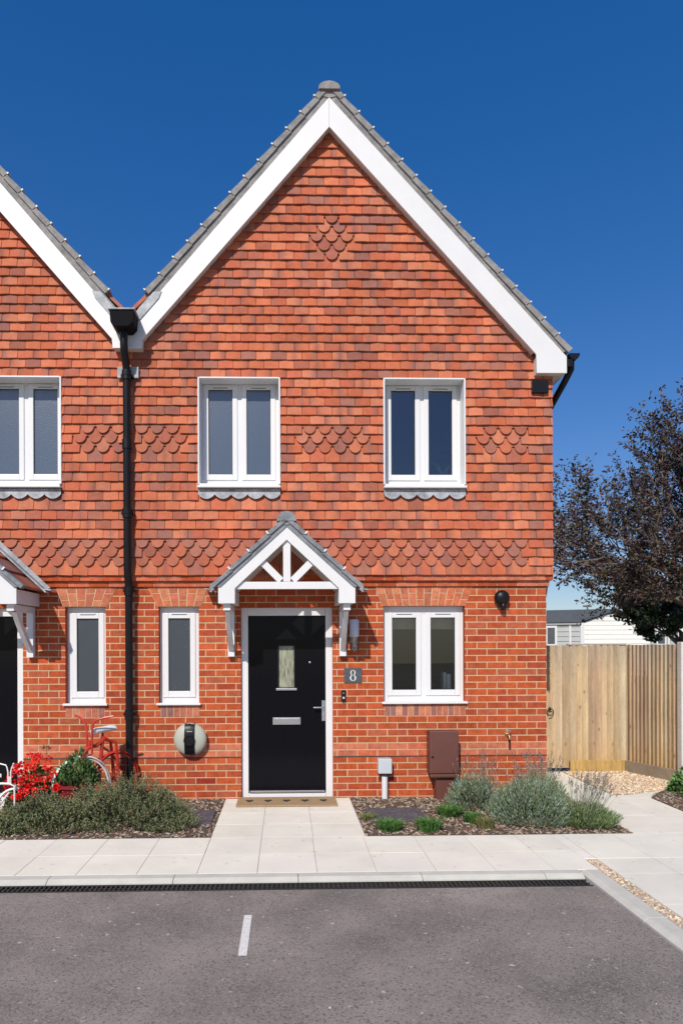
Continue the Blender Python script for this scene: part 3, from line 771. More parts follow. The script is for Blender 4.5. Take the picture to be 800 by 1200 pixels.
# valley hopper and rainwater pipe between the two gables
hp = MB()
hp.prism([(-1.838, 5.235), (-1.582, 5.235), (-1.592, 5.11), (-1.64, 5.065), (-1.78, 5.065), (-1.828, 5.11)], -.42, -.20)
hopper = hp.build('rainwater_hopper', mat('matt_black', (.008, .008, .01), .8, .1, 4, spec=.08), None, bevel=.006, origin=(-1.715, -.2, 5.1))
tag(hopper, 'black box hopper head in the valley between the two white gables', 'hopper')
t_ = MB(); t_.box(-1.852, -1.568, -.435, -.19, 5.237, 5.251)
for m_ in (lambda x: x, lambda x: 2 * PARTY - x): t_.prism([(m_(-1.64), 5.18), (m_(-1.62), 5.175), (m_(-1.36), 5.475), (m_(-1.33), 5.55), (m_(-1.42), 5.54), (m_(-1.64), 5.29)], -.198, -.189)
t_.build('lead_lip', m_lead, hopper, bevel=.003)
dp = MB()
dp.tube([(-1.718, -.285, 5.07), (-1.718, -.285, 4.92), (-1.718, -.27, 4.86), (-1.72, -.17, 4.74), (-1.72, -.155, 4.64), (-1.72, -.155, 2.56), (-1.72, -.145, 2.50), (-1.72, -.105, 2.38), (-1.72, -.09, 2.30), (-1.72, -.09, .02)], .041, 16)
for z in (4.60, 3.85, 3.1): dp.tube([(-1.72, -.155, z), (-1.72, -.155, z + .10)], .051, 16)
for z in (2.26, .9): dp.tube([(-1.72, -.09, z), (-1.72, -.09, z + .10)], .051, 16)
pipe = dp.build('downpipe', m_black, None, smooth=True, origin=(-1.74, -.10, 0))
tag(pipe, 'long black round downpipe running down the wall between the two houses', 'downpipe')
for z, y in ((4.64, -.155), (3.14, -.155), (2.30, -.09), (.94, -.09)):
    c = MB(); c.box(-1.79, -1.65, y + .02, y + .06 if y > -.12 else -.08, z, z + .03); c.tube([(-1.72, y, z), (-1.72, y, z + .03)], .055, 16)
    c.build('pipe_clip', m_black, pipe)
sk = MB(); sk.box(-1.83, -1.60, -.118, -.088, 4.64, 4.76); tag(sk.build('lead_soaker', m_lead, None, bevel=.003, origin=(-1.71, -.1, 4.7)), 'square grey lead patch on the tiles under the valley box end', 'flashing')
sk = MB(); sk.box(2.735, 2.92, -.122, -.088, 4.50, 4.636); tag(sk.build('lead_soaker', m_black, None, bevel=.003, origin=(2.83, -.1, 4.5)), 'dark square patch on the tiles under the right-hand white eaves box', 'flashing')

# ------------------------------------------------------------ ground
g = MB(); g.slab([(-400, -60), (400, -60), (400, 900), (-400, 900)], -.4, -.10)
struct(g.build('ground', m_ground))
g = MB(); g.add([(-14, -2.76, -.035), (2.21, -2.76, -.035), (2.21, -14, -.035), (-14, -14, -.035)], [(0, 1, 2, 3)])
struct(g.build('road', m_asph))
g = MB(); g.add([(-.275, -3.79, -.031), (-.225, -3.79, -.031), (-.225, -3.215, -.031), (-.275, -3.215, -.031)], [(0, 1, 2, 3)])
struct(g.build('parking_bay_line', m_line))
# drain channel
dr = thing('drain_channel', 'long narrow black drainage grate along the foot of the kerb', 'drain', (0, -2.69, -.03))
c = MB(); c.box(-6, 2.20, -2.758, -2.752, -.09, -.028); c.box(-6, 2.20, -2.642, -2.636, -.09, -.028); c.box(-6, 2.2, -2.752, -2.642, -.095, -.088)
c.build('channel_body', m_iron, dr)
c = MB(); x = -4.6
while x < 2.19:
    c.box(x, x + .013, -2.750, -2.644, -.06, -.029 + rnd.uniform(-.002, .001)); x += .034
c.box(-6, 2.2, -2.70, -2.690, -.055, -.034)
c.build('grate', m_iron, dr)
# kerbs
kz = MB(); x = -5.4
yf = -2.632
for i in range(9):
    a, b = x, min(x + .914, 2.20); ch = [( -2.50, -.15), (-2.50, 0.0), (-2.585, 0.0), (-2.628, -.018), (yf, -.15)]
    if b - a > .05:
        kz.add([(a + .002, y, z) for y, z in ch] + [(b - .002, y, z) for y, z in ch], [(0, 1, 2, 3, 4), (9, 8, 7, 6, 5)] + [(j, (j + 1) % 5, 5 + (j + 1) % 5, 5 + j) for j in range(5)], 0, (1, 1, 1))
    x += .914
y = -2.50
ch = [(2.355, -.15), (2.355, 0), (2.26, 0), (2.218, -.02), (2.214, -.15)]
for i in range(10):
    a, b = y, y - .914
    kz.add([(xx, a - .002, z) for xx, z in ch] + [(xx, b + .002, z) for xx, z in ch], [(0, 1, 2, 3, 4), (9, 8, 7, 6, 5)] + [(j, (j + 1) % 5, 5 + (j + 1) % 5, 5 + j) for j in range(5)])
    y -= .914
struct(kz.build('kerb', m_kerb, None, bevel=.003))
# paving slabs
pv = MB()
def inpoly(x, y, P):
    r = False; n = len(P)
    for i in range(n):
        (xa, ya), (xb, yb) = P[i], P[(i + 1) % n]
        if (ya > y) != (yb > y) and x < (xb - xa) * (y - ya) / (yb - ya) + xa: r = not r
    return r
def slabs(xs, ys, g_=.0018):
    for xa, xb in zip(xs, xs[1:]):
        for ya, yb in zip(ys, ys[1:]):
            c = jit((.74, .71, .615), .03); z = U(-.0012, .0012)
            pv.slab([(xa + g_, ya + g_), (xb - g_, ya + g_), (xb - g_, yb - g_), (xa + g_, yb - g_)], -.05, z, 0, c)
grid = [-.672 + .45 * i for i in range(-12, 7)]         # ...,2.028
slabs(grid + [2.36], [-2.498, -2.035, -1.545])
slabs([-.672, -.222, .235, .70], [-1.545, -1.10, -.65, -.20, -.012])
slabs([-4.19, -3.65, -3.2, -2.745], [-1.545, -1.10, -.65, -.20, -.012])
slabs([2.46, 2.91, 3.36, 3.81, 4.26, 4.71, 5.16, 5.61, 6.1], [-9.8 + .6 * i for i in range(13)] + [-2.24, -1.545])
slabs([2.36, 2.46], [-2.24, -1.545])
slabs([3.12, 3.68], [-1.545, -.90, -.30, .30, .90, 1.42])
slabs([3.68, 4.03], [-1.545, -.90, -.15]); 
pv.slab([(3.683, -.147), (4.027, -.147), (4.20, .10), (4.35, .17), (4.3, .22), (3.9, .02), (3.683, .0)], -.05, .0, 0, (.74, .71, .615))
struct(pv.build('paving', m_pave, None, bevel=.002))
jn = MB(); jn.slab([(-6.5, -2.5), (2.36, -2.5), (2.36, -12), (7, -12), (7, 1.7), (-6.5, 1.7)], -.12, -.007)
struct(jn.build('paving_bed', m_joint))

# planting beds
def scatter(name, polys, n, size, cols, z0, label, cat, seed, flat=.55, mats=m_stone, elong=1.0):
    r = random.Random(seed); mb = MB()
    xs = [p[0] for P in polys for p in P]; ys = [p[1] for P in polys for p in P]; k = 0; t = 0
    while k < n and t < n * 30:
        t += 1; x = r.uniform(min(xs), max(xs)); y = r.uniform(min(ys), max(ys))
        if not any(inpoly(x, y, P) for P in polys): continue
        s_ = r.uniform(*size); a = r.uniform(0, pi); e = r.uniform(.6, 1) ; z = z0 + r.uniform(0, s_ * .5)
        ca, sa = cos(a), sin(a); l = s_ * elong
        pts = [(l, 0, 0), (0, s_ * e, 0), (-l, 0, 0), (0, -s_ * e, 0), (r.uniform(-.2, .2) * s_, r.uniform(-.2, .2) * s_, s_ * flat), (0, 0, -s_ * flat)]
        tl = r.uniform(-.4, .4)
        vs = [(x + px * ca - py * sa, y + px * sa + py * ca, z + pz + px * tl) for px, py, pz in pts]
        c = jit(r.choice(cols), .25, r)
        mb.add(vs, [(0, 1, 4), (1, 2, 4), (2, 3, 4), (3, 0, 4), (1, 0, 5), (2, 1, 5), (3, 2, 5), (0, 3, 5)], 0, c); k += 1
    return tag(mb.build(name, mats, None, recalc=False), label, cat, None, 'stuff')
bedL = [(-2.735, -1.54), (-.68, -1.54), (-.68, -.01), (-2.735, -.01)]
bedR = [(.71, -1.54), (3.11, -1.54), (3.11, 1.4), (2.93, 1.4), (2.93, -.01), (.71, -.01)]
bedE = [(4.035, -1.2), (5.6, -2.0), (5.6, 1.2), (4.75, .5), (4.22, .08), (4.035, -.16)]
g = MB()
for P in (bedL, bedR, bedE): g.slab(P, -.08, -.001 if P is not bedE else .004)
struct(g.build('soil', m_soil))
MUL = [(.20, .14, .095), (.29, .22, .15), (.11, .075, .055), (.38, .30, .22), (.17, .07, .05), (.42, .36, .29), (.25, .17, .115), (.33, .25, .17)]
scatter('bark_mulch', [bedL, bedR, bedE], 12000, (.007, .017), MUL, .0, 'brown bark chips and small stones covering the soil of the planting beds', 'mulch', 3, elong=1.7)
grav = [(3.69, 1.42), (4.53, 1.40), (4.83, .70), (4.45, .22), (3.9, .03), (3.69, .01)]
g = MB(); g.slab(grav, -.06, -.002); struct(g.build('gravel_bed', m_joint))
GR = [(.62, .48, .32), (.52, .38, .24), (.72, .60, .44), (.42, .30, .20), (.66, .56, .45), (.58, .40, .24)]
scatter('gravel', [grav], 5200, (.009, .019), GR, .0, 'golden pea gravel patch in front of the timber fence', 'gravel', 5)
scatter('gravel', [[(2.365, -2.26), (2.455, -2.26), (2.455, -8), (2.365, -8)]], 3800, (.006, .014), GR + [(.3, .2, .13)], -.01, 'thin strip of loose tan gravel between kerb and pale slabs', 'gravel', 6)
scatter('gravel', [[(1.9, -3.35), (2.21, -3.1), (2.21, -4.2), (1.75, -4.2)], [(-5, -2.9), (2.2, -2.9), (2.2, -7), (-5, -7)]], 60, (.004, .009), GR, -.033, 'loose pale stone chips lying on the tarmac', 'gravel', 7)

# slate covers in the beds
for lab, q in (('dark slate paver lying in the bed below the white meter pipe', [(.80, -1.02), (1.38, -1.06), (1.36, -.58), (.80, -.60)]),
               ('dark slate paver in the bed below the round charger', [(-1.02, -1.10), (-.72, -1.12), (-.72, -.62), (-1.02, -.60)])):
    c = MB(); c.slab(q, .0, .022); tag(c.build('slate_paver', m_slate, None, bevel=.004, origin=(sum(p[0] for p in q) / 4, sum(p[1] for p in q) / 4, 0)), lab, 'paver')

# doormat
dm = MB(); dm.box(-.535, .54, -.42, -.02, .003, .020)
mat_o = dm.build('doormat', m_coir, None, bevel=.004, origin=(0, -.22, 0)); tag(mat_o, 'tan coir doormat with a row of dark motifs on the door step', 'doormat')
dm = MB()
for i in range(5):
    cx = -.40 + .2 * i
    pts = []
    for j in range(24):
        t = 2 * pi * j / 24; pts.append((cx + .0026 * 16 * sin(t) ** 3, -.21 + .0042 * (13 * cos(t) - 5 * cos(2 * t) - 2 * cos(3 * t) - cos(4 * t))))
    dm = MB(); dm.slab(pts, .0185, .0212); dm.build('motif', m_dark, mat_o)

# ------------------------------------------------------------ things on the wall
cx_, cz_ = at(222.3, 867, -.1)
ev = thing('car_charger', 'round sage-grey electric car charger on the brick wall below the small window', 'charger', (cx_, 0, cz_))
R_ = .182
prof = [(R_ * .93, -.0), (R_ * .97, .03), (R_, .06), (R_ * .97, .08), (R_ * .88, .098), (R_ * .7, .114), (R_ * .45, .126), (R_ * .2, .131), (0, .132)]
c = MB(); c.lathe(prof, (cx_, 0, cz_), (0, -1, 0), 48); c.build('shell', m_sage, ev, smooth=True)
c = MB(); hw = .057; n = 24
def dome(r):
    pr = [(0, .132), (R_ * .2, .131), (R_ * .45, .126), (R_ * .7, .114), (R_ * .88, .098), (R_ * .97, .08), (R_, .06), (R_ * 1.02, .03)]
    for (a, ha), (b, hb) in zip(pr, pr[1:]):
        if r <= b: return ha + (hb - ha) * (r - a) / (b - a)
    return .03
vs = []
for i in range(n + 1):
    t = -1 + 2 * i / n; zz = t * R_ * .985
    for x in (-hw, -hw * .5, 0, hw * .5, hw):
        rr = min(R_ * 1.01, sqrt(x * x + zz * zz)); vs.append((cx_ + x, -dome(rr) - .005, cz_ + zz))
c.add(vs, [(i * 5 + j, i * 5 + j + 1, i * 5 + j + 6, i * 5 + j + 5) for i in range(n) for j in range(4)])
c.build('front_band', m_black, ev, smooth=True)
c = MB(); c.lathe([(.062, .12), (.062, .150), (.055, .158), (.048, .158), (.045, .150), (.0, .150)], (cx_, 0, cz_ - .005), (0, -1, 0), 36); c.build('socket_cover', m_black, ev, smooth=True)
c = MB()
for i, x in enumerate((-.028, -.018, -.008, .002, .014, .024)): c.box(cx_ + x, cx_ + x + .006, -.130, -.127, cz_ + .088, cz_ + .098)
c.build('lettering', m_grey, ev)

# wall lantern
lx, lz = at(415, 746, -.10)
wl = thing('wall_lantern', 'steel and glass wall lantern right of the door bracket', 'wall lamp', (lx, 0, lz))
c = MB(); c.box(lx - .03, lx + .03, -.02, 0, lz - .01, lz + .13); c.box(lx - .012, lx + .012, -.06, -.02, lz + .04, lz + .07); c.build('backplate', m_steel, wl, bevel=.003)
c = MB(); c.lathe([(.050, 0), (.052, .005), (.052, .185), (.050, .19), (.046, .19), (.045, .01)], (lx, -.10, lz - .003), (0, 0, 1), 32); c.build('steel_tube', mat('satin_aluminium', (.55, .58, .66), .4, .04, 5, metal=.3), wl, smooth=True)
c = MB(); c.lathe([(.006, -.165), (.035, -.16), (.048, -.135), (.05, -.05), (.05, 0)], (lx, -.10, lz - .003), (0, 0, 1), 32); c.build('glass_cylinder', m_lampglass, wl, smooth=True)
c = MB(); c.lathe([(.0, -.12), (.010, -.115), (.012, -.095), (.006, -.08), (.005, -.0)], (lx, -.10, lz), (0, 0, 1), 16); c.build('bulb', m_bulb, wl, smooth=True)

# number plaque
x0, z0 = at(403, 800, 0); x1, z1 = at(423.5, 783, 0)
c = MB(); c.box(x0, x1, -.014, 0, z0, z1); pq = c.build('number_plaque', m_sign, None, bevel=.002, origin=((x0 + x1) / 2, 0, (z0 + z1) / 2))
tag(pq, 'dark grey slate plaque with white figure 8 beside the door', 'house number')
c = MB(); mx, mz = (x0 + x1) / 2, (z0 + z1) / 2
def ring(cx, cz, ro, rzo, ri, rzi):
    n = 32; vs = []
    for i in range(n):
        a = 2 * pi * i / n
        for (rx, rz, y) in ((ro, rzo, -.0165), (ri, rzi, -.0165), (ro, rzo, -.014), (ri, rzi, -.014)): vs.append((cx + rx * cos(a), y, cz + rz * sin(a)))
    c.add(vs, [f_ for i in range(n) for f_ in ((4 * i, 4 * ((i + 1) % n), 4 * ((i + 1) % n) + 1, 4 * i + 1), (4 * i, 4 * i + 2, 4 * ((i + 1) % n) + 2, 4 * ((i + 1) % n)), (4 * i + 1, 4 * ((i + 1) % n) + 1, 4 * ((i + 1) % n) + 3, 4 * i + 3))])
ring(mx, mz + .030, .0285, .0305, .0165, .0265); ring(mx, mz - .029, .0345, .0345, .0200, .0295)
c.build('figure_eight', m_white, pq)
for s_ in (-1, 1):
    c = MB(); c.lathe([(.005, 0), (.004, .003)], (mx + s_ * .085, -.014, mz), (0, -1, 0), 12); c.build('screw', m_steel, pq)

# doorbell
bx, bz = at(402.3, 815.5, 0)
db = thing('doorbell', 'small black doorbell with a round button under the number plaque', 'doorbell', (bx, 0, bz))
c = MB(); c.box(bx - .024, bx + .024, -.024, 0, bz - .062, bz + .062); c.build('casing', m_black, db, bevel=.006)
c = MB(); c.lathe([(.013, 0), (.012, .004)], (bx, -.024, bz - .022), (0, -1, 0), 20); c.lathe([(.006, 0), (.005, .003)], (bx, -.024, bz + .03), (0, -1, 0), 16); c.build('button', m_grey, db)

# security light
sx, sz = at(588, 700.5, -.06)
sl = thing('security_light', 'black round security light with sensor under the tiles at right', 'security light', (sx, 0, sz))
c = MB(); c.lathe([(.05, 0), (.06, .02), (.082, .035), (.085, .06), (.078, .085), (.055, .105), (.0, .112)], (sx, 0, sz), (0, -1, 0), 32); c.build('lamp_body', m_black, sl, smooth=True)
c = MB(); c.lathe([(.012, .06), (.02, .0), (.034, -.03), (.036, -.06), (.028, -.085), (.0, -.095)], (sx + .012, -.055, sz - .045), (0, .15, 1), 20); c.build('sensor', m_black, sl, smooth=True)

# gas meter box
x0, z0 = at(504, 912, -.2); x1, z1 = at(537, 856.5, -.2)
gm = thing('meter_box', 'brown plastic meter cabinet on a short pedestal against the brickwork', 'meter box', ((x0 + x1) / 2, -.1, 0))
c = MB(); c.box(x0, x1, -.17, -.005, z0 + .03, z1 - .01); c.build('cabinet', m_brown, gm, bevel=.012)
c = MB(); c.box(x0 - .004, x1 + .004, -.205, -.172, z0 + .045, z1); c.box(x0, x1, -.20, -.172, z0, z0 + .040); c.build('door', m_brown, gm, bevel=.012)
c = MB(); c.box(x0 + .075, x1 - .06, -.155, -.02, -.02, z0 + .028); c.build('pedestal', m_brown, gm, bevel=.008)
c = MB(); c.lathe([(.012, 0), (.012, .006)], (x0 + .025, -.205, .48), (0, -1, 0), 12); c.build('lock', m_black, gm)

# grey electric box on a white conduit
x0, z0 = at(443, 907, -.1); x1, z1 = at(459, 889.5, -.1)
eb = thing('junction_box', 'small pale grey box on top of a white conduit left of the brown cabinet', 'junction box', ((x0 + x1) / 2, -.05, 0))
c = MB(); c.box(x0, x1, -.115, -.002, z0, z1); c.build('box', m_grey, eb, bevel=.01)
c = MB(); c.tube([((x0 + x1) / 2 + .002, -.055, -.02), ((x0 + x1) / 2 + .002, -.055, z0 + .002)], .034, 16); c.tube([((x0 + x1) / 2 + .002, -.055, z0 - .03), ((x0 + x1) / 2 + .002, -.055, z0 - .001)], .043, 16, 1)
c.build('conduit', [m_upvc, m_flue], eb, smooth=True)

# garden tap
tx, tz = at(595.5, 861, -.06)
gt = thing('garden_tap', 'small brass outdoor tap on the brick wall near the right corner', 'tap', (tx, 0, tz))
c = MB(); c.lathe([(.026, 0), (.026, .006), (.011, .008), (.011, .05)], (tx, 0, tz), (0, -1, 0), 16); c.tube([(tx, -.04, tz), (tx, -.075, tz), (tx, -.095, tz - .012), (tx, -.10, tz - .05)], .011, 12); c.build('spout', m_brass, gt, smooth=True)
c = MB(); c.tube([(tx, -.055, tz), (tx, -.055, tz + .04)], .006, 8); c.box(tx - .032, tx + .032, -.062, -.048, tz + .036, tz + .046); c.build('handle', m_steel, gt, bevel=.002)
c = MB(); c.tube([(tx, -.10, tz - .05), (tx, -.10, tz - .085)], .013, 10); c.build('hose_connector', m_black, gt)

# ------------------------------------------------------------ things seen through the windows
bk = thing('book', 'pale upright book on the inside sill of the ground floor window', 'book', (1.84, .22, 1.20))
c = MB(); c.box(1.80, 1.835, .17, .30, 1.19, 1.39); c.build('cover', m_paper, bk, bevel=.003)
c = MB(); c.box(1.842, 1.888, .165, .31, 1.19, 1.37); c.build('pages', m_upvc, bk, bevel=.003)
c = MB(); c.box(1.12, 1.98, .16, .34, 1.155, 1.188); tag(c.build('window_board', m_upvc, None, origin=(1.55, .2, 1.17)), 'white inner ledge behind the two-light ground floor window', 'window ledge')
c = MB(); c.box(1.10, 2.0, .158, .166, 1.885, 2.13)
for i in range(4): c.box(1.10, 2.0, .151, .157, 1.885 + .03 * i, 1.902 + .03 * i)
tag(c.build('roman_blind', m_blind, None, origin=(1.55, .17, 2.16)), 'raised brown fabric blind at the top of the ground floor window', 'blind')
pp = at(519, 556, .2)
sp = thing('spider_plant', 'spiky pale green houseplant on the sill inside the upper right window', 'houseplant', (pp[0], .24, pp[1] - .06))
c = MB(); c.lathe([(.05, 0), (.065, .09), (.06, .09), (.0, .08)], (pp[0], .24, pp[1] - .1), (0, 0, 1), 20); c.build('pot', m_upvc, sp, smooth=True)
c = MB()
for i in range(30):
    a = U(0, 2 * pi); l = U(.12, .3); h = U(.05, .22); o = Vector((pp[0], .24, pp[1] - .02)); pv_ = o
    for j in range(1, 6):
        t = j / 5; q = o + Vector((cos(a) * l * t * .6, sin(a) * l * t * .4, h * 1.6 * t - .16 * t * t))
        wd = Vector((0.007 * (1.15 - t), 0, 0)); c.add([pv_ - wd, pv_ + wd, q + wd * .8, q - wd * .8], [(0, 1, 2, 3)], 0, (.25, .38, .16)); pv_ = q
c.build('leaves', m_leaf, sp)
c = MB(); c.box(1.10, 1.98, .175, .40, 3.50, 3.535); tag(c.build('window_board', m_upvc, None, origin=(1.55, .2, 3.5)), 'white inner ledge under the spiky plant in the upper window', 'window ledge')

# ------------------------------------------------------------ fence, gate
TIM = [(.54, .40, .24), (.48, .35, .21), (.57, .44, .28), (.43, .31, .19), (.52, .42, .29), (.46, .36, .24), (.55, .41, .24)]
def boards(mb, a, b, z0, z1, wd, face, stick=.012):
    a = Vector((*a, 0)); b = Vector((*b, 0)); d = b - a; L_ = d.length; d.normalize(); n = Vector((d.y, -d.x, 0)) * face
    k = round(L_ / wd)
    for i in range(k):
        p = a + d * (L_ * i / k); q = a + d * (L_ * (i + 1) / k + .008); zt = z1 + rnd.uniform(-.006, .006)
        c1 = jit(rnd.choice(TIM), .14)
        o1, o2 = n * .004, n * (stick + .010); p = p + d * .004
        top = mix3(c1, (.36, .31, .25), .45)
        vs = []
        cs = []
        for z, cc in ((z0, mix3(c1, (.46, .28, .08), .45)), (z0 + (z1 - z0) * .25, c1), (z0 + (z1 - z0) * .72, c1), (zt, top)):
            for base in (p + o1, q + o2 - d * .010, q - d * .010, p): vs.append((base.x, base.y, z)); cs.append(cc)
            cs[-4] = cs[-1] = mix3(cc, (.12, .08, .045), .38)  # lapped edge darkened in the vertex colour, standing in for the lap shadow line
        fs = [(0, 3, 2, 1), (12, 13, 14, 15)]
        for s_ in range(3):
            for j in range(4): fs.append((s_ * 4 + j, s_ * 4 + (j + 1) % 4, s_ * 4 + 4 + (j + 1) % 4, s_ * 4 + 4 + j))
        mb.add(vs, fs, 0, cs)
gate = thing('garden_gate', 'vertical board timber gate with a black ring latch beside the house corner', 'gate', (3.35, 1.5, 0))
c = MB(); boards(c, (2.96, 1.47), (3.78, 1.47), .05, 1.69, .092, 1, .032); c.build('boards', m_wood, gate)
c = MB(); c.box(2.96, 3.78, 1.472, 1.51, .3, .42); c.box(2.96, 3.78, 1.472, 1.51, 1.3, 1.42); c.build('rails', m_wood, gate)
c = MB(); hx, hz = at(645.5, 834.5, 1.38)
c.lathe([(.02, 0), (.022, .006), (.008, .012)], (hx, 1.435, hz + .04), (0, -1, 0), 16)
c.tube([(hx + .042 * cos(2 * pi * i / 20), 1.405, hz - .005 + .045 * sin(2 * pi * i / 20)) for i in range(20)], .006, 6, closed=True); c.build('ring_latch', m_iron, gate, smooth=True)
fp = thing('fence_panel', 'closeboard timber fence panel facing the camera behind the gravel patch', 'fence', (4.15, 1.47, 0), 'timber fence panels')
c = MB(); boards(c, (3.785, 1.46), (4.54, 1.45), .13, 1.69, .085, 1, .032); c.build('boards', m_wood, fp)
c = MB(); c.box(3.79, 4.54, 1.405, 1.44, .0, .155, 0, (.46, .30, .10)); c.build('gravel_board', m_wood, fp, bevel=.004)
c = MB(); c.box(3.775, 4.56, 1.43, 1.50, 1.692, 1.71, 0, (.33, .27, .21)); c.build('capping', m_wood, fp, bevel=.003)
c = MB(); c.box(4.50, 4.60, 1.44, 1.54, 0, 1.70, 0, (.45, .33, .20)); c.build('post', m_wood, fp, bevel=.005)
fp = thing('fence_panel', 'side run of narrow timber boards on a grey gravel board, in raking light', 'fence', (4.7, 1.0, 0), 'timber fence panels')
A, B = (4.565, 1.40), (4.835, .66)
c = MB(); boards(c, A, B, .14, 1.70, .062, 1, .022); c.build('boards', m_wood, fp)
d = Vector((B[0] - A[0], B[1] - A[1], 0)).normalized(); nn = Vector((d.y, -d.x, 0))
mid = Vector(((A[0] + B[0]) / 2, (A[1] + B[1]) / 2, .075)); c = MB(); c.obox(mid + nn * .03, d * .395, nn * .022, Vector((0, 0, .078))); c.build('gravel_board', m_board, fp, bevel=.004)
cp = MB(); cp.obox((4.818, .56, .86), (.05, 0, 0), (0, .05, 0), (0, 0, .87)); tag(cp.build('concrete_post', m_concrete, None, bevel=.012, origin=(4.818, .56, 0)), 'pale grey concrete fence post at the right edge of the picture', 'post')
fp2 = thing('fence_panel', 'far timber fence section just right of the concrete post', 'fence', (5.2, 0, 0), 'timber fence panels')
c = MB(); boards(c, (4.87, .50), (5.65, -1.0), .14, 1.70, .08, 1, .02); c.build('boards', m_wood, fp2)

# ------------------------------------------------------------ mobile homes beyond the fence
def caravan(x0, x1, yf, yb, h_e, h_r, side_y, label, gcol):
    # gable end faces the camera between x0 and x1; the long side runs back and to the left
    r = thing('mobile_home', label, 'mobile home', ((x0 + x1) / 2, yf, 0), None)
    xm = (x0 + x1) / 2
    c = MB(); n = 14
    for i in range(n):
        za = .4 + (h_r - .45) * i / n; zb = .4 + (h_r - .45) * (i + 1) / n
        def clipx(z):
            t = min(1, max(0, (h_r - .05 - z) / (h_r - h_e))); return xm - (xm - x0) * t, xm + (x1 - xm) * t
        a0, b0 = clipx(za); a1, b1 = clipx(zb - .01)
        c.add([(a0, yf - .02, za), (b0, yf - .02, za), (b1, yf, zb - .01), (a1, yf, zb - .01)], [(0, 1, 2, 3)])
        c.add([(a0, yf - .02, za), (b0, yf - .02, za), (b0, yf + .02, za), (a0, yf + .02, za)], [(0, 1, 2, 3)])
    c.build('gable_wall', m_caravan, r)
    sx, sy = side_y
    c = MB(); n = 11
    for i in range(n):
        za = .4 + (h_e - .4) * i / n; zb = .4 + (h_e - .4) * (i + 1) / n
        c.add([(x0, yf - .01, za), (sx, sy - .01, za), (sx, sy + .02, zb - .005), (x0, yf + .02, zb - .005)], [(0, 1, 2, 3)])
        c.add([(x0, yf - .01, za), (sx, sy - .01, za), (sx, sy + .03, za), (x0, yf + .03, za)], [(0, 1, 2, 3)])
    c.add([(x0, yf + .04, 0), (x0, yf + .04, h_e), (sx, sy + .04, h_e), (sx, sy + .04, 0)], [(0, 1, 2, 3)])
    c.build('side_wall', gcol, r)
    c = MB(); dx, dy = sx - x0, sy - yf
    e = .12
    for (ea, eb) in (((x0 - e, h_e - .03), (xm, h_r)), ((xm, h_r), (x1 + e, h_e - .03))):
        (xa, za), (xb, zb) = ea, eb
        vs = [(xa, yf - .12, za), (xb, yf - .12, zb), (xb + dx, yf - .12 + dy, zb), (xa + dx, yf - .12 + dy, za)]
        c.add(vs + [(x, y, z + .07) for x, y, z in vs], [(0, 1, 2, 3), (7, 6, 5, 4), (0, 1, 5, 4), (1, 2, 6, 5), (2, 3, 7, 6), (3, 0, 4, 7)])
    c.build('roof', m_croof, r)
    c = MB(); dd = Vector((dx, dy, 0)).normalized(); nn = Vector((dd.y, -dd.x, 0))
    if nn.y > 0: nn = -nn
    p = Vector((x0, yf, h_e - .08)) + nn * .06; q = Vector((sx, sy, h_e - .08)) + nn * .06
    c.tube([p, q], .05, 6); c.box(x0 - .06, x0 + .10, yf - .05, yf + .04, .3, h_e - .05); c.box(x0 - .45, x0 - .37, yf - .04 + .2, yf + .3, .3, h_e - .05); c.build('white_trim', m_upvc, r)
    for t in (.42,):
        m = Vector((x0, yf, 0)) + Vector((dx, dy, 0)) * t + nn * .03
        w_ = MB(); w_.obox((m.x, m.y, 2.1), dd * .24, nn * .04, (0, 0, .42)); wo_ = w_.build('window', m_upvc, r)
        w_ = MB(); w_.obox((m.x + nn.x * .03, m.y + nn.y * .03, 2.1), dd * .15, nn * .04, (0, 0, .34)); w_.build('pane', m_croof, wo_)
    return r
def atx(px, Y): return at(px, 740, Y)[0]
yc = 21.0
caravan(atx(681, yc), atx(761, yc), yc, yc + 8, at(700, 728.5, yc)[1], at(722, 715.5, yc)[1], (atx(681, yc) - 2.6, yc + 1.2), 'cream clad mobile home with dark roof showing over the fence by the house corner', m_cgrey)
caravan(atx(795, 26.), atx(880, 26.), 26., 34, at(700, 731, 26.)[1], at(722, 719, 26.)[1], (atx(795, 26.) - 1.35, 27.2), 'second mobile home half hidden behind the tree at the right edge', m_cgrey)

